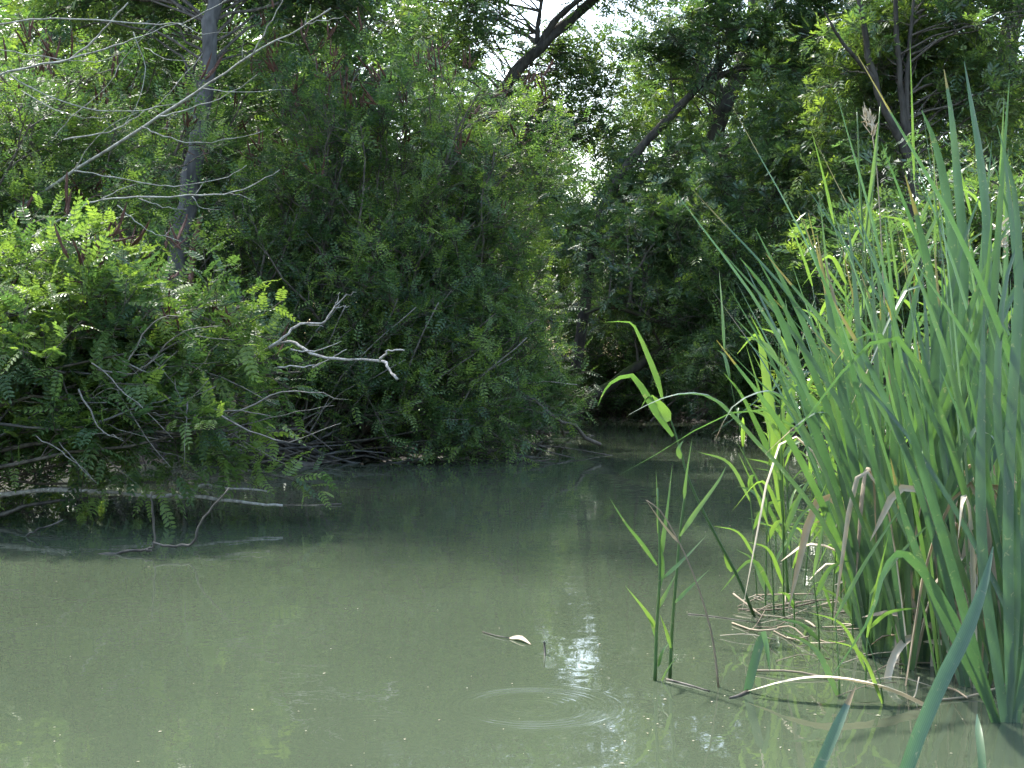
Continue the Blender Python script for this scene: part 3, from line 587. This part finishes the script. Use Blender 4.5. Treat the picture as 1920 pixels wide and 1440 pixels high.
dead('broken_stump', 'rust-brown broken stump beside the grey trunk', 'stump', M_RUST, [([(352, 640), (358, 500), (366, 450), (374, 412)], 13.9, 13.9, 11, 6), ([(372, 430), (380, 400)], 13.9, 13.9, 4, 1.5)])
dead('dead_snag', 'short forked dark snag left of the grey trunk', 'snag', M_BARK, [([(345, 300), (355, 200), (352, 150), (348, 125)], 14.3, 14.3, 6, 4), ([(356, 150), (368, 118), (378, 100)], 14.3, 14.3, 4, 2)])

# ------------------------------------------------------------------ cattails
def blade(parent, name, mat, px, d0, d1, wpx, face=0.3, fold=.16, twist=.4, tint=.5, base=.6, taper=.6, n=15, dry=False):
    pts = np.array([P(x, y, d0 + (d1 - d0) * i / (len(px) - 1)) for i, (x, y) in enumerate(px)])
    return blade3(parent, name, mat, pts, wpx * (d0 + d1) / 2 / F, face, fold, twist, tint, base, taper, n)
def blade3(parent, name, mat, pts, wd, face, fold, twist, tint, base, taper, n=15):
    p = smooth(pts, n); v, f = ribbon(p, blade_width(n, wd, base, taper), face, fold, twist)
    tv = np.clip(tint + np.linspace(.22, -.08, n), .06, 1)
    if mat is M_CAT and rc.uniform() < .55: tv[n - int(rc.integers(1, 4)):] = 0
    g = Geo().add(v, f, np.repeat(tv, 3), [-1, 0, 1]); return g.obj(name, mat, parent)
rc = np.random.default_rng(55)
def cat_root(px, py, label, group=None): return thing('cattail_plant', label, 'cattail', W(px, py) - [0, 0, .06], group)
def bdist(py): return float(W(960, py)[1])
# hero clump standing in the water at the bed's left corner; pixel lists run from the foot to the tip
A = cat_root(1640, 1232, 'cattail clump at the left corner of the bed fanning drooping blades left'); dA = bdist(1232)
for pts, wpx, face, d1, tn in [
    ([(1626, 1232), (1600, 1060), (1560, 900), (1515, 760), (1480, 640), (1440, 550), (1387, 483)], 24, .2, -.15, .35),
    ([(1636, 1232), (1620, 1080), (1592, 900), (1550, 760), (1500, 640), (1462, 560), (1420, 485)], 20, .45, -.05, .42),
    ([(1640, 1235), (1625, 1060), (1606, 900), (1580, 740), (1556, 590), (1532, 440)], 24, .1, .1, .38),
    ([(1644, 1235), (1636, 1060), (1628, 900), (1618, 740), (1605, 560), (1588, 395)], 22, .3, .2, .45),
    ([(1650, 1236), (1650, 1060), (1648, 900), (1645, 750), (1640, 600), (1632, 470)], 18, .5, .1, .55),
    ([(1655, 1236), (1662, 1080), (1672, 900), (1690, 720), (1716, 560), (1740, 480)], 22, .2, -.1, .45),
    ([(1660, 1236), (1675, 1080), (1705, 900), (1745, 740), (1772, 590), (1800, 470), (1838, 365)], 26, .25, -.2, .4),
    ([(1632, 1233), (1612, 1060), (1580, 910), (1560, 800), (1538, 774), (1495, 797), (1434, 852)], 20, .75, -.35, .35),
    ([(1630, 1233), (1600, 1060), (1545, 880), (1490, 775), (1455, 738), (1418, 738), (1372, 765), (1342, 823)], 20, .8, -.4, .35),
    ([(1628, 1233), (1575, 1040), (1500, 920), (1420, 830), (1352, 757), (1300, 738), (1240, 748), (1178, 778)], 22, .75, -.5, .35),
    ([(1668, 1236), (1700, 1080), (1752, 900), (1800, 760), (1860, 600)], 22, .3, .1, .42)]:
    blade(A, 'leaf', M_CAT, pts, dA, dA + d1, wpx * (1.0 if face > .7 else .74), face + (.35 if face > .7 else 0), tint=tn)
B = cat_root(1745, 1245, 'tall cattail in the middle of the bed with tan dead leaves round its foot'); dB = bdist(1245)
for pts, wpx, face, d1, tn in [
    ([(1740, 1245), (1752, 1000), (1790, 720), (1808, 520), (1795, 330), (1783, 210), (1770, 130)], 26, .15, .1, .3),
    ([(1745, 1245), (1772, 1000), (1830, 720), (1852, 480), (1838, 300), (1822, 200), (1808, 115)], 24, .3, .3, .42),
    ([(1735, 1245), (1748, 1000), (1775, 720), (1790, 520), (1772, 350), (1750, 260), (1728, 207)], 27, .1, .0, .3),
    ([(1730, 1245), (1735, 1000), (1752, 760), (1750, 560), (1725, 430), (1697, 328)], 25, .2, -.1, .32),
    ([(1728, 1245), (1715, 1050), (1690, 820), (1660, 640), (1600, 640), (1552, 700)], 20, .8, -.4, .4),
    ([(1750, 1245), (1770, 1020), (1810, 800), (1860, 640), (1905, 540), (1950, 470)], 24, .3, -.1, .35),
    ([(1725, 1245), (1745, 1020), (1790, 800), (1830, 650), (1868, 480), (1880, 370)], 22, .35, .1, .6),
    ([(1760, 1245), (1800, 1040), (1850, 880), (1930, 740), (2010, 620)], 22, .3, .1, .35),
    ([(1742, 1245), (1745, 1050), (1742, 820), (1738, 640), (1730, 520)], 20, .4, .2, .5),
    ([(1715, 1245), (1700, 1050), (1745, 850), (1800, 700), (1845, 560), (1862, 372)], 22, .2, -.35, .75),
    ([(1720, 1245), (1690, 1050), (1735, 860), (1800, 640), (1850, 500), (1915, 380)], 20, .2, -.3, .6),
    ([(1730, 1245), (1760, 1000), (1840, 860), (1900, 760), (1960, 720)], 20, .3, -.4, .3),
    ([(1748, 1245), (1765, 1000), (1745, 850), (1712, 740), (1680, 620), (1660, 560)], 20, .3, -.3, .35),
    ([(1735, 1245), (1780, 1100), (1850, 1010), (1935, 960)], 18, .6, -.4, .6)]:
    blade(B, 'leaf', M_CAT, pts, dB, dB + d1, wpx * .68, face, tint=tn)
C = cat_root(1885, 1355, 'nearest cattail fully in view, standing in the lower right corner'); dC = bdist(1355)
for pts, wpx, face, d1, tn in [
    ([(1870, 1358), (1830, 1230), (1790, 1080), (1745, 930), (1700, 780), (1672, 690)], 26, .2, -.1, .35),
    ([(1884, 1358), (1868, 1240), (1845, 1080), (1838, 900), (1842, 700), (1845, 560)], 28, .2, .1, .3),
    ([(1895, 1356), (1892, 1200), (1890, 1000), (1895, 800), (1910, 560), (1905, 380), (1870, 235)], 28, .2, .1, .3),
    ([(1900, 1356), (1910, 1180), (1925, 900), (1915, 600), (1898, 420), (1880, 265)], 26, .3, .2, .35),
    ([(1866, 1358), (1830, 1250), (1770, 1130), (1700, 1040), (1660, 1065), (1630, 1160), (1555, 1275)], 26, .3, -.3, .35),
    ([(1872, 1356), (1800, 1220), (1740, 1090), (1690, 950), (1670, 860)], 22, .3, -.1, .38),
    ([(1905, 1356), (1940, 1150), (1990, 900), (2050, 700)], 26, .3, .0, .35),
    ([(1890, 1358), (1905, 1150), (1900, 960), (1870, 800), (1880, 560), (1920, 420)], 24, .4, .1, .4)]:
    blade(C, 'leaf', M_CAT, pts, dC, dC + d1, wpx * .7, face, tint=tn, base=.75)
# foreground leaves rising past the bottom edge
E_ = cat_root(1690, 1560, 'closest cattail, its blades cut by the bottom edge at right'); dE = 3.15
for pts, wpx, face, d1, tn in [
    ([(1660, 1600), (1700, 1440), (1760, 1290), (1810, 1190), (1845, 1095), (1862, 1025)], 34, .1, .25, .4),
    ([(1500, 1520), (1540, 1430), (1575, 1350), (1605, 1285)], 26, .2, .2, .5),
    ([(1842, 1560), (1842, 1440), (1835, 1370), (1832, 1338)], 18, .2, .2, .65)]:
    blade(E_, 'leaf', M_CAT, pts, dE, dE + d1, wpx * .8, face, tint=tn, base=.9, n=12)
# broken leaf stub
S_ = cat_root(1402, 1298, 'snapped cattail leaf bent double alone in open water'); dS = bdist(1298)
blade(S_, 'leaf', M_CAT, [(1400, 1300), (1415, 1240), (1430, 1186)], dS, dS, 17, .2, tint=.2, base=.8, taper=.97, n=8)
blade(S_, 'leaf', M_CAT, [(1431, 1184), (1438, 1215), (1443, 1258)], dS - .01, dS - .03, 13, .5, tint=.5, base=.9, taper=.6, n=8)
K_ = cat_root(1790, 1352, 'pale fallen cattail leaf arching flat over the water in front'); dK = bdist(1325)
blade(K_, 'leaf', M_DRY, [(1795, 1356), (1740, 1325), (1660, 1290), (1560, 1271), (1480, 1276), (1402, 1296)], dK - .05, dK + .12, 24, 1.0, tint=.95, base=.6, taper=.7, n=16)

def random_cattail(x, y, label, group, hmin=1.1, hmax=2.0, nl=7):
    root = thing('cattail_plant', label, 'cattail', (x, y, -.06), group); az = rc.normal(0, .7)
    for i in range(nl):
        h = rc.uniform(hmin, hmax); s = (i / (nl - 1) - .5) * 2; lean = s * rc.uniform(.12, .5) * h + rc.normal(0, .16); off = rc.normal(0, .2)
        dx, dy = lean * math.cos(az) - off * math.sin(az) - .10 * h, lean * math.sin(az) + off * math.cos(az)
        b0 = np.array([x + s * .035 * math.cos(az), y + s * .035 * math.sin(az), -.06])
        q = [b0, b0 + [dx * .22, dy * .22, h * .35], b0 + [dx * .58, dy * .58, h * .72], b0 + [dx, dy, h]]
        if rc.uniform() < .16:
            q[3] = b0 + np.array([dx * 1.6, dy * 1.6, h * .55]); q[2] = b0 + np.array([dx * .8, dy * .8, h * .78])
        blade3(root, 'leaf', M_CAT, q, rc.uniform(.013, .025), rc.uniform(-.8, .8), .16, rc.uniform(-.9, .9), rc.uniform(.15, .85), .6, rc.uniform(.45, .7), 13)
    for i in range(int(rc.integers(2, 5))):
        a = rc.uniform(0, 6.28); h = rc.uniform(.25, .75); ln = rc.uniform(.15, .5)
        q = [np.array([x, y, -.05]), np.array([x + .3 * ln * math.cos(a), y + .3 * ln * math.sin(a), h * .8]), np.array([x + .7 * ln * math.cos(a), y + .7 * ln * math.sin(a), h]), np.array([x + ln * math.cos(a), y + ln * math.sin(a), h * rc.uniform(.1, .9)])]
        blade3(root, 'dry_leaf', M_DRY, q, rc.uniform(.016, .03), rc.uniform(-1.2, 1.2), .3, rc.uniform(-2.5, 2.5), rc.uniform(.2, .75), .8, .8, 10)
    return root
CG = 'cattails crowded in the right-hand bed'; CATS = [A, B, C]
for px, py, lab in [
    (1655, 1212, 'cattail close on the right of the fanning left corner clump'), (1708, 1252, 'cattail before the tall middle one, its feet in open water'),
    (1775, 1268, 'cattail in the front row between the middle and front corner ones'), (1622, 1182, 'leftmost cattail behind the fanning corner clump'),
    (1690, 1205, 'cattail just behind the fanning clump at the left corner of the bed'), (1790, 1215, 'cattail just right of the tall middle cattail, in the dead leaves'),
    (1850, 1235, 'cattail between the tall middle one and the right edge'), (1905, 1225, 'cattail cut by the right edge, behind the front corner one'),
    (1720, 1165, 'cattail at the back of the bed behind the fanning left corner clump'), (1880, 1160, 'rearmost cattail beside the right edge'),
    (1960, 1260, 'cattail rooted just outside the right edge, blades leaning in'), (1990, 1330, 'nearest cattail rooted outside the right edge'),
    (2040, 1200, 'cattail beyond the right edge in the back row'), (1830, 1290, 'cattail standing left of the front corner one'),
    (2080, 1290, 'outermost cattail to the right in the front row'), (1780, 1120, 'rearmost cattail at the middle of the bed'),
    (2150, 1180, 'outermost cattail to the right in the back row'), (1910, 1300, 'cattail crowded close behind the front corner one')]:
    p = W(px, py); CATS.append(random_cattail(p[0], p[1], lab, CG, nl=int(rc.integers(7, 11)), hmax=2.0 if px > 1740 else 1.7))
# tan dead leaves heaped round the feet, each belonging to the nearest plant
for k in range(60):
    px, py = rc.uniform(1655, 1905), rc.uniform(1140, 1285); p = W(px, py) + [0, 0, -.04]; h = rc.uniform(.12, .7); a = rc.uniform(0, 6.28); ln = rc.uniform(.05, .4)
    q = [p, p + [.25 * ln * math.cos(a), .25 * ln * math.sin(a), h * .7], p + [.7 * ln * math.cos(a), .7 * ln * math.sin(a), h], p + [ln * math.cos(a), ln * math.sin(a), h * rc.uniform(.2, 1)]]
    own = min(CATS, key=lambda o: (o.location.x - p[0]) ** 2 + (o.location.y - p[1]) ** 2)
    p2 = smooth(q, 9); v, f = ribbon(p2, blade_width(9, rc.uniform(.012, .028), .9, .85), rc.uniform(-1.3, 1.3), .3, rc.uniform(-2, 2))
    Geo().add(v, f, float(rc.uniform(.2, .95))).obj('dry_leaf', M_DRY, own)

# ------------------------------------------------------------------ common reeds
def reed(stem_pts, r0, leaves, label, group=None, tint=.6, mat=M_REED, seed=0):
    """leaves: list of (points, width, face) ; stem_pts world points"""
    root = thing('common_reed', label, 'reed', stem_pts[0], group)
    n = 14; p = smooth(stem_pts, n); g = Geo(); tube(g, p, np.linspace(r0, r0 * .45, n), 6, np.clip(tint - .15, 0, 1)); g.obj('stem', mat, root)
    for pts, wd, face, tn in leaves:
        n = 11; q = smooth(pts, n); t = np.linspace(0, 1, n); wv = wd * np.clip(np.minimum(.35 + 2.6 * t, 1.08 * (1 - t) ** .8 + .02), .03, 1)
        v, f = ribbon(q, wv, face, .12, .5); Geo().add(v, f, np.repeat(np.clip(tn + np.linspace(.1, -.1, n), .06, 1), 3), [-1, 0, 1]).obj('leaf', mat, root)
    return root
def px3(px, d): return [P(x, y, d) for x, y in px]
d1 = bdist(1276); u1 = d1 / F
reed(px3([(1228, 1280), (1231, 1180), (1237, 1080), (1236, 1000), (1233, 915)], d1), 3.6 * u1,
     [(px3([(1230, 1178), (1210, 1145), (1172, 1098)], d1), 11 * u1, .2, .8), (px3([(1233, 1142), (1250, 1110), (1268, 1075)], d1), 10 * u1, .3, .75), (px3([(1232, 1060), (1200, 1015), (1172, 980), (1142, 932)], d1 + .05), 10 * u1, .3, .3),
      (px3([(1237, 1060), (1245, 1000), (1252, 950), (1261, 868)], d1), 11 * u1, .3, .5), (px3([(1237, 1100), (1243, 1060), (1240, 1020)], d1), 11 * u1, .2, .4), (px3([(1229, 1195), (1222, 1170), (1212, 1155)], d1), 7 * u1, .3, .4), (px3([(1234, 1000), (1233, 950), (1230, 880)], d1), 6 * u1, .3, .6)],
     'short young reed standing left of the pair in open water', tint=.55)
reed(px3([(1256, 1272), (1260, 1180), (1268, 1080), (1276, 990), (1284, 930), (1290, 870)], d1 + .02), 3.6 * u1,
     [(px3([(1258, 1215), (1248, 1180), (1237, 1152)], d1), 9 * u1, .3, .7), (px3([(1266, 1130), (1290, 1105), (1330, 1068)], d1), 9 * u1, .3, .65), (px3([(1275, 1005), (1305, 960), (1345, 905), (1362, 873)], d1), 11 * u1, .2, .75),
      (px3([(1242, 1085), (1270, 1060), (1295, 1035), (1325, 1003)], d1), 9 * u1, .5, .45), (px3([(1283, 935), (1286, 900), (1298, 820)], d1), 8 * u1, .2, .65), (px3([(1234, 1250), (1242, 1222), (1255, 1205)], d1), 9 * u1, .6, .4), (px3([(1240, 1278), (1255, 1250), (1272, 1228)], d1), 5 * u1, .3, .85)],
     'right-hand young reed of the pair in open water', tint=.5)
d2 = bdist(1155); u2 = d2 / F
reed(px3([(1415, 1158), (1385, 1085), (1345, 1010), (1312, 945), (1290, 895), (1276, 845), (1262, 800), (1252, 775)], d2), 3.3 * u2,
     [(px3([(1276, 860), (1272, 842), (1281, 826)], d2 - .02), 12 * u2, .2, .6), (px3([(1254, 790), (1240, 762), (1222, 740)], d2 - .03), 26 * u2, .2, .8), (px3([(1262, 818), (1235, 780), (1212, 742), (1185, 704), (1150, 715), (1132, 735), (1121, 762)], d2), 20 * u2, .5, .35),
      (px3([(1242, 748), (1232, 710), (1212, 660), (1196, 625), (1180, 604), (1135, 604)], d2 + .05), 14 * u2, .35, .6), (px3([(1372, 1072), (1362, 1050), (1357, 1030)], d2), 12 * u2, .2, .8), (px3([(1225, 742), (1212, 748), (1200, 768)], d2), 7 * u2, .6, .3)],
     'lone reed leaning left over open water with drooping leaf tips', tint=.45)
reed(px3([(1347, 1288), (1341, 1230), (1330, 1170), (1305, 1090), (1275, 1020), (1240, 960), (1212, 938)], bdist(1288)), 2.2 * bdist(1288) / F, [(px3([(1275, 1020), (1245, 985), (1210, 936)], bdist(1288)), 7 * bdist(1288) / F, .4, .4)], 'thin grey-brown dead reed bowing left between the young reeds and cattails', tint=.3, mat=M_DRY)
rr_ = np.random.default_rng(91)
RG = 'reeds crowded behind the cattails'; RL = 'bright green reed in the stand at the back and left of the cattails'
def random_reed(x, y, h, label, group):
    lean = rr_.normal(0, .07, 2) * h; b = np.array([x, y, -.06]); mid = b + [lean[0] * .3, lean[1] * .3, h * .5]; top = b + [lean[0], lean[1], h]
    stem = [b, mid, top]; ps = smooth(stem, 20); lv = []
    k = int(h / .16)
    for i in range(k):
        t = .18 + .8 * (i + rr_.uniform(0, .6)) / k; q = ps[min(int(t * 19), 19)]; a = (0 if i % 2 else math.pi) + rr_.normal(0, .7); ln = rr_.uniform(.18, .38); up = rr_.uniform(.5, 1.2)
        dv = np.array([math.cos(a), math.sin(a) * .8, 0]); e = q + dv * ln * .62 + UP * ln * up * .55
        if rr_.uniform() < .25: e = e - UP * ln * .5
        lv.append(([q, q + dv * ln * .25 + UP * ln * up * .42, e], rr_.uniform(.014, .026), rr_.uniform(-.6, .6), float(np.clip(rr_.normal(.6, .2), 0, 1))))
    dv = rr_.normal(0, .05, 3); lv.append(([top, top + dv + UP * .15, top + dv * 2.5 + UP * .33], .016, .2, .7))
    return reed(stem, rr_.uniform(.003, .0045), lv, label, group, tint=rr_.uniform(.4, .8))
for k in range(40):
    px = rr_.uniform(1450, 1900) if k < 22 else rr_.uniform(1420, 1560) if k < 28 else rr_.uniform(1560, 1800); py = rr_.uniform(1010, 1130) if k < 22 else rr_.uniform(1040, 1160)
    p = W(px, py); hmax = 1.15 + .85 * np.clip((px - 1430) / 350, 0, 1)
    random_reed(p[0], p[1], rr_.uniform(.6, 1) * hmax, RL, RG)
# broad bright reed at the left end of the stand
d4 = bdist(1120); u4 = d4 / F
reed(px3([(1478, 1122), (1470, 1000), (1462, 880), (1458, 780)], d4), 3.4 * u4,
     [(px3([(1468, 980), (1455, 860), (1440, 740), (1428, 650), (1415, 628), (1382, 664)], d4), 24 * u4, .25, .95), (px3([(1466, 940), (1462, 840), (1470, 740), (1468, 660)], d4), 17 * u4, .3, .8), (px3([(1462, 860), (1480, 780), (1492, 700), (1496, 640)], d4 + .03), 15 * u4, .2, .85),
      (px3([(1464, 900), (1430, 820), (1390, 740), (1356, 698)], d4 - .05), 15 * u4, .4, .45), (px3([(1472, 1010), (1445, 960), (1420, 900), (1380, 825)], d4), 10 * u4, .4, .4), (px3([(1470, 1000), (1500, 930), (1530, 880)], d4), 13 * u4, .3, .6)],
     'broad-leaved bright reed at the left end of the stand, one tip folded over', tint=.7)
SG = 'short reed shoots in the shallow water before the cattails'
for px, py, h in [(1490, 1180, .30), (1538, 1225, .34), (1575, 1305, .30), (1452, 1150, .42), (1622, 1290, .36), (1660, 1320, .26), (1560, 1170, .5), (1600, 1200, .38)]:
    p = W(px, py); random_reed(p[0], p[1], h, 'short thin reed shoot in the shallow water just before the cattails', SG)
# two tall thin stalks above the bed, one with last year's tan plume
reed(px3([(1600, 1120), (1612, 800), (1618, 480), (1612, 330), (1607, 210)], 5.9), .005, [(px3([(1618, 460), (1612, 340), (1606, 195)], 5.9), .016, .3, .6)], 'tallest thin reed stalk rising straight above the bed', tint=.6)
reed(px3([(1640, 1120), (1630, 800), (1622, 470), (1640, 330), (1650, 200)], 5.8), .005, [(px3([(1622, 470), (1634, 350), (1652, 190)], 5.8), .03, .2, .85), (px3([(1640, 690), (1690, 560), (1760, 400), (1800, 370)], 5.8), .028, .4, .8)], 'sunlit broad-leaved reed rising beside the tan plume', tint=.8)
pl = reed(px3([(1680, 1110), (1668, 800), (1655, 500), (1645, 330), (1636, 255)], 6.0), .004, [], "last year's reed stalk with a ragged tan plume above the bed", tint=.6, mat=M_DRY)
g = Geo(); rp = np.random.default_rng(5); c0 = P(1626, 216, 6.0); c1 = P(1640, 255, 6.0)
for k in range(60):
    q = c0 + (c1 - c0) * rp.uniform(0, 1) + rp.normal(0, .008, 3); e = q + rp.normal(0, .014, 3) + [-.005, 0, .03]
    v, f = ribbon(smooth([q, e], 3), np.array([.004, .006, .001]), rp.uniform(-1, 1), .1); g.add(v, f, float(rp.uniform(.5, 1)))
stuff(g.obj('plume', M_DRY, pl))
hd = reed(px3([(1860, 1150), (1872, 800), (1880, 520), (1882, 425)], 5.6), .003, [], 'thin stalk with a small creamy flower head near the right edge', tint=.6)
g = Geo(); c0, c1 = P(1876, 415, 5.6), P(1886, 470, 5.6)
for k in range(40):
    q = c0 + (c1 - c0) * rp.uniform(0, 1) + rp.normal(0, .012, 3); e = q + rp.normal(0, .016, 3) + [0, 0, .014]
    v, f = ribbon(smooth([q, e], 3), np.array([.004, .009, .002]), rp.uniform(-1, 1), .1); g.add(v, f, float(rp.uniform(.7, 1)))
stuff(g.obj('flower_head', M_DRY, hd))

# ------------------------------------------------------------------ litter on the water
LG = 'dead reed stalks afloat at the edge of the bed'
for k in range(44):
    px, py = rr_.uniform(1400, 1640), rr_.uniform(1125, 1215)
    if k > 26: px, py = rr_.uniform(1480, 1850), rr_.uniform(1200, 1330)
    p = W(px, py) + [0, 0, .006]; a = rr_.normal(-.1, .8); ln = rr_.uniform(.08, .38); dv = np.array([math.cos(a), math.sin(a), 0])
    g = Geo(); tube(g, smooth([p - dv * ln / 2, p + [0, 0, rr_.uniform(0, .03)], p + dv * ln / 2 + [0, 0, rr_.uniform(-.01, .06)]], 6), rr_.uniform(.0015, .004), 5, float(rr_.uniform(0, .7)))
    tag(g.obj('floating_stalk', M_DRY), 'dead tan stalk afloat in the litter along the edge of the reed bed', 'stalk', LG)
v, f = ribbon(smooth([W(955, 1198) + [0, 0, .004], W(975, 1202) + [0, 0, .014], W(995, 1210) + [0, 0, .004]], 7), np.array([.3, .8, 1, 1, .8, .5, .1]) * .022, 1.2, .1)
fl = thing('floating_leaf', 'single pale willow leaf floating in mid pond', 'leaf', W(965, 1202)); Geo().add(v, f, .4).obj('blade', M_DRY, fl)
g = Geo(); tube(g, [W(905, 1186) + [0, 0, .003], W(930, 1194) + [0, 0, .004], W(955, 1199) + [0, 0, .006]], .0022, 5, .1); g.obj('stalk', M_WET, fl)
g = Geo(); tube(g, smooth([W(1022, 1232) - [0, 0, .02], W(1021, 1225) + [0, 0, .03], P(1020, 1204, bdist(1228))], 6), .004, 5); tg_ = tag(g.obj('upright_twig', M_WET), 'tiny dark twig poking up beside the floating leaf', 'twig')
for lab, q, r_ in [('dark submerged stem trailing right from the pair of young reeds', [(1250, 1275), (1290, 1285), (1330, 1297)], .005), ('dark root trailing left from the snapped cattail leaf', [(1402, 1298), (1385, 1306), (1368, 1310)], .008), ('long thin dark stalk afloat left of the litter', [(1290, 1152), (1340, 1157), (1420, 1168)], .003)]:
    g = Geo(); tube(g, smooth([W(*c) + [0, 0, .002] for c in q], 7), np.linspace(r_, r_ * .4, 7), 5); tag(g.obj('water_stem', M_WET), lab, 'stem')
g = Geo(); rs = np.random.default_rng(8)
n = 200; xs = np.where(rs.uniform(0, 1, n) < .45, rs.normal(1430, 170, n), rs.uniform(0, 1920, n)); ys = 860 + 580 * rs.uniform(0, 1, n) ** .8
for x, y in zip(xs, ys):
    c = W(x, y); s = rs.uniform(.0009, .0036); a = rs.uniform(0, 6.28); e = rs.uniform(1, 2.5)
    ca, sa = math.cos(a), math.sin(a); ring = [(s * e, 0), (0, s), (-s * e, 0), (0, -s)]
    g.add([(c[0] + u_ * ca - w_ * sa, c[1] + u_ * sa + w_ * ca, .003 + .001 * (i % 2)) for i, (u_, w_) in enumerate(ring)], [[0, 1, 2, 3]], float(rs.uniform(.4, 1)))
o = g.obj('floating_specks', M_DRY, flat=True); o['label'] = 'pale specks of pollen and seed fluff floating on the pond'; o['category'] = 'specks'; stuff(o)
bpy.context.view_layer.update()
print('TRIS', sum(sum(len(p.vertices) - 2 for p in me.polygons) if len(me.polygons) < 2000 else 2 * len(me.polygons) for me in bpy.data.meshes), 'OBJS', len(bpy.data.objects))
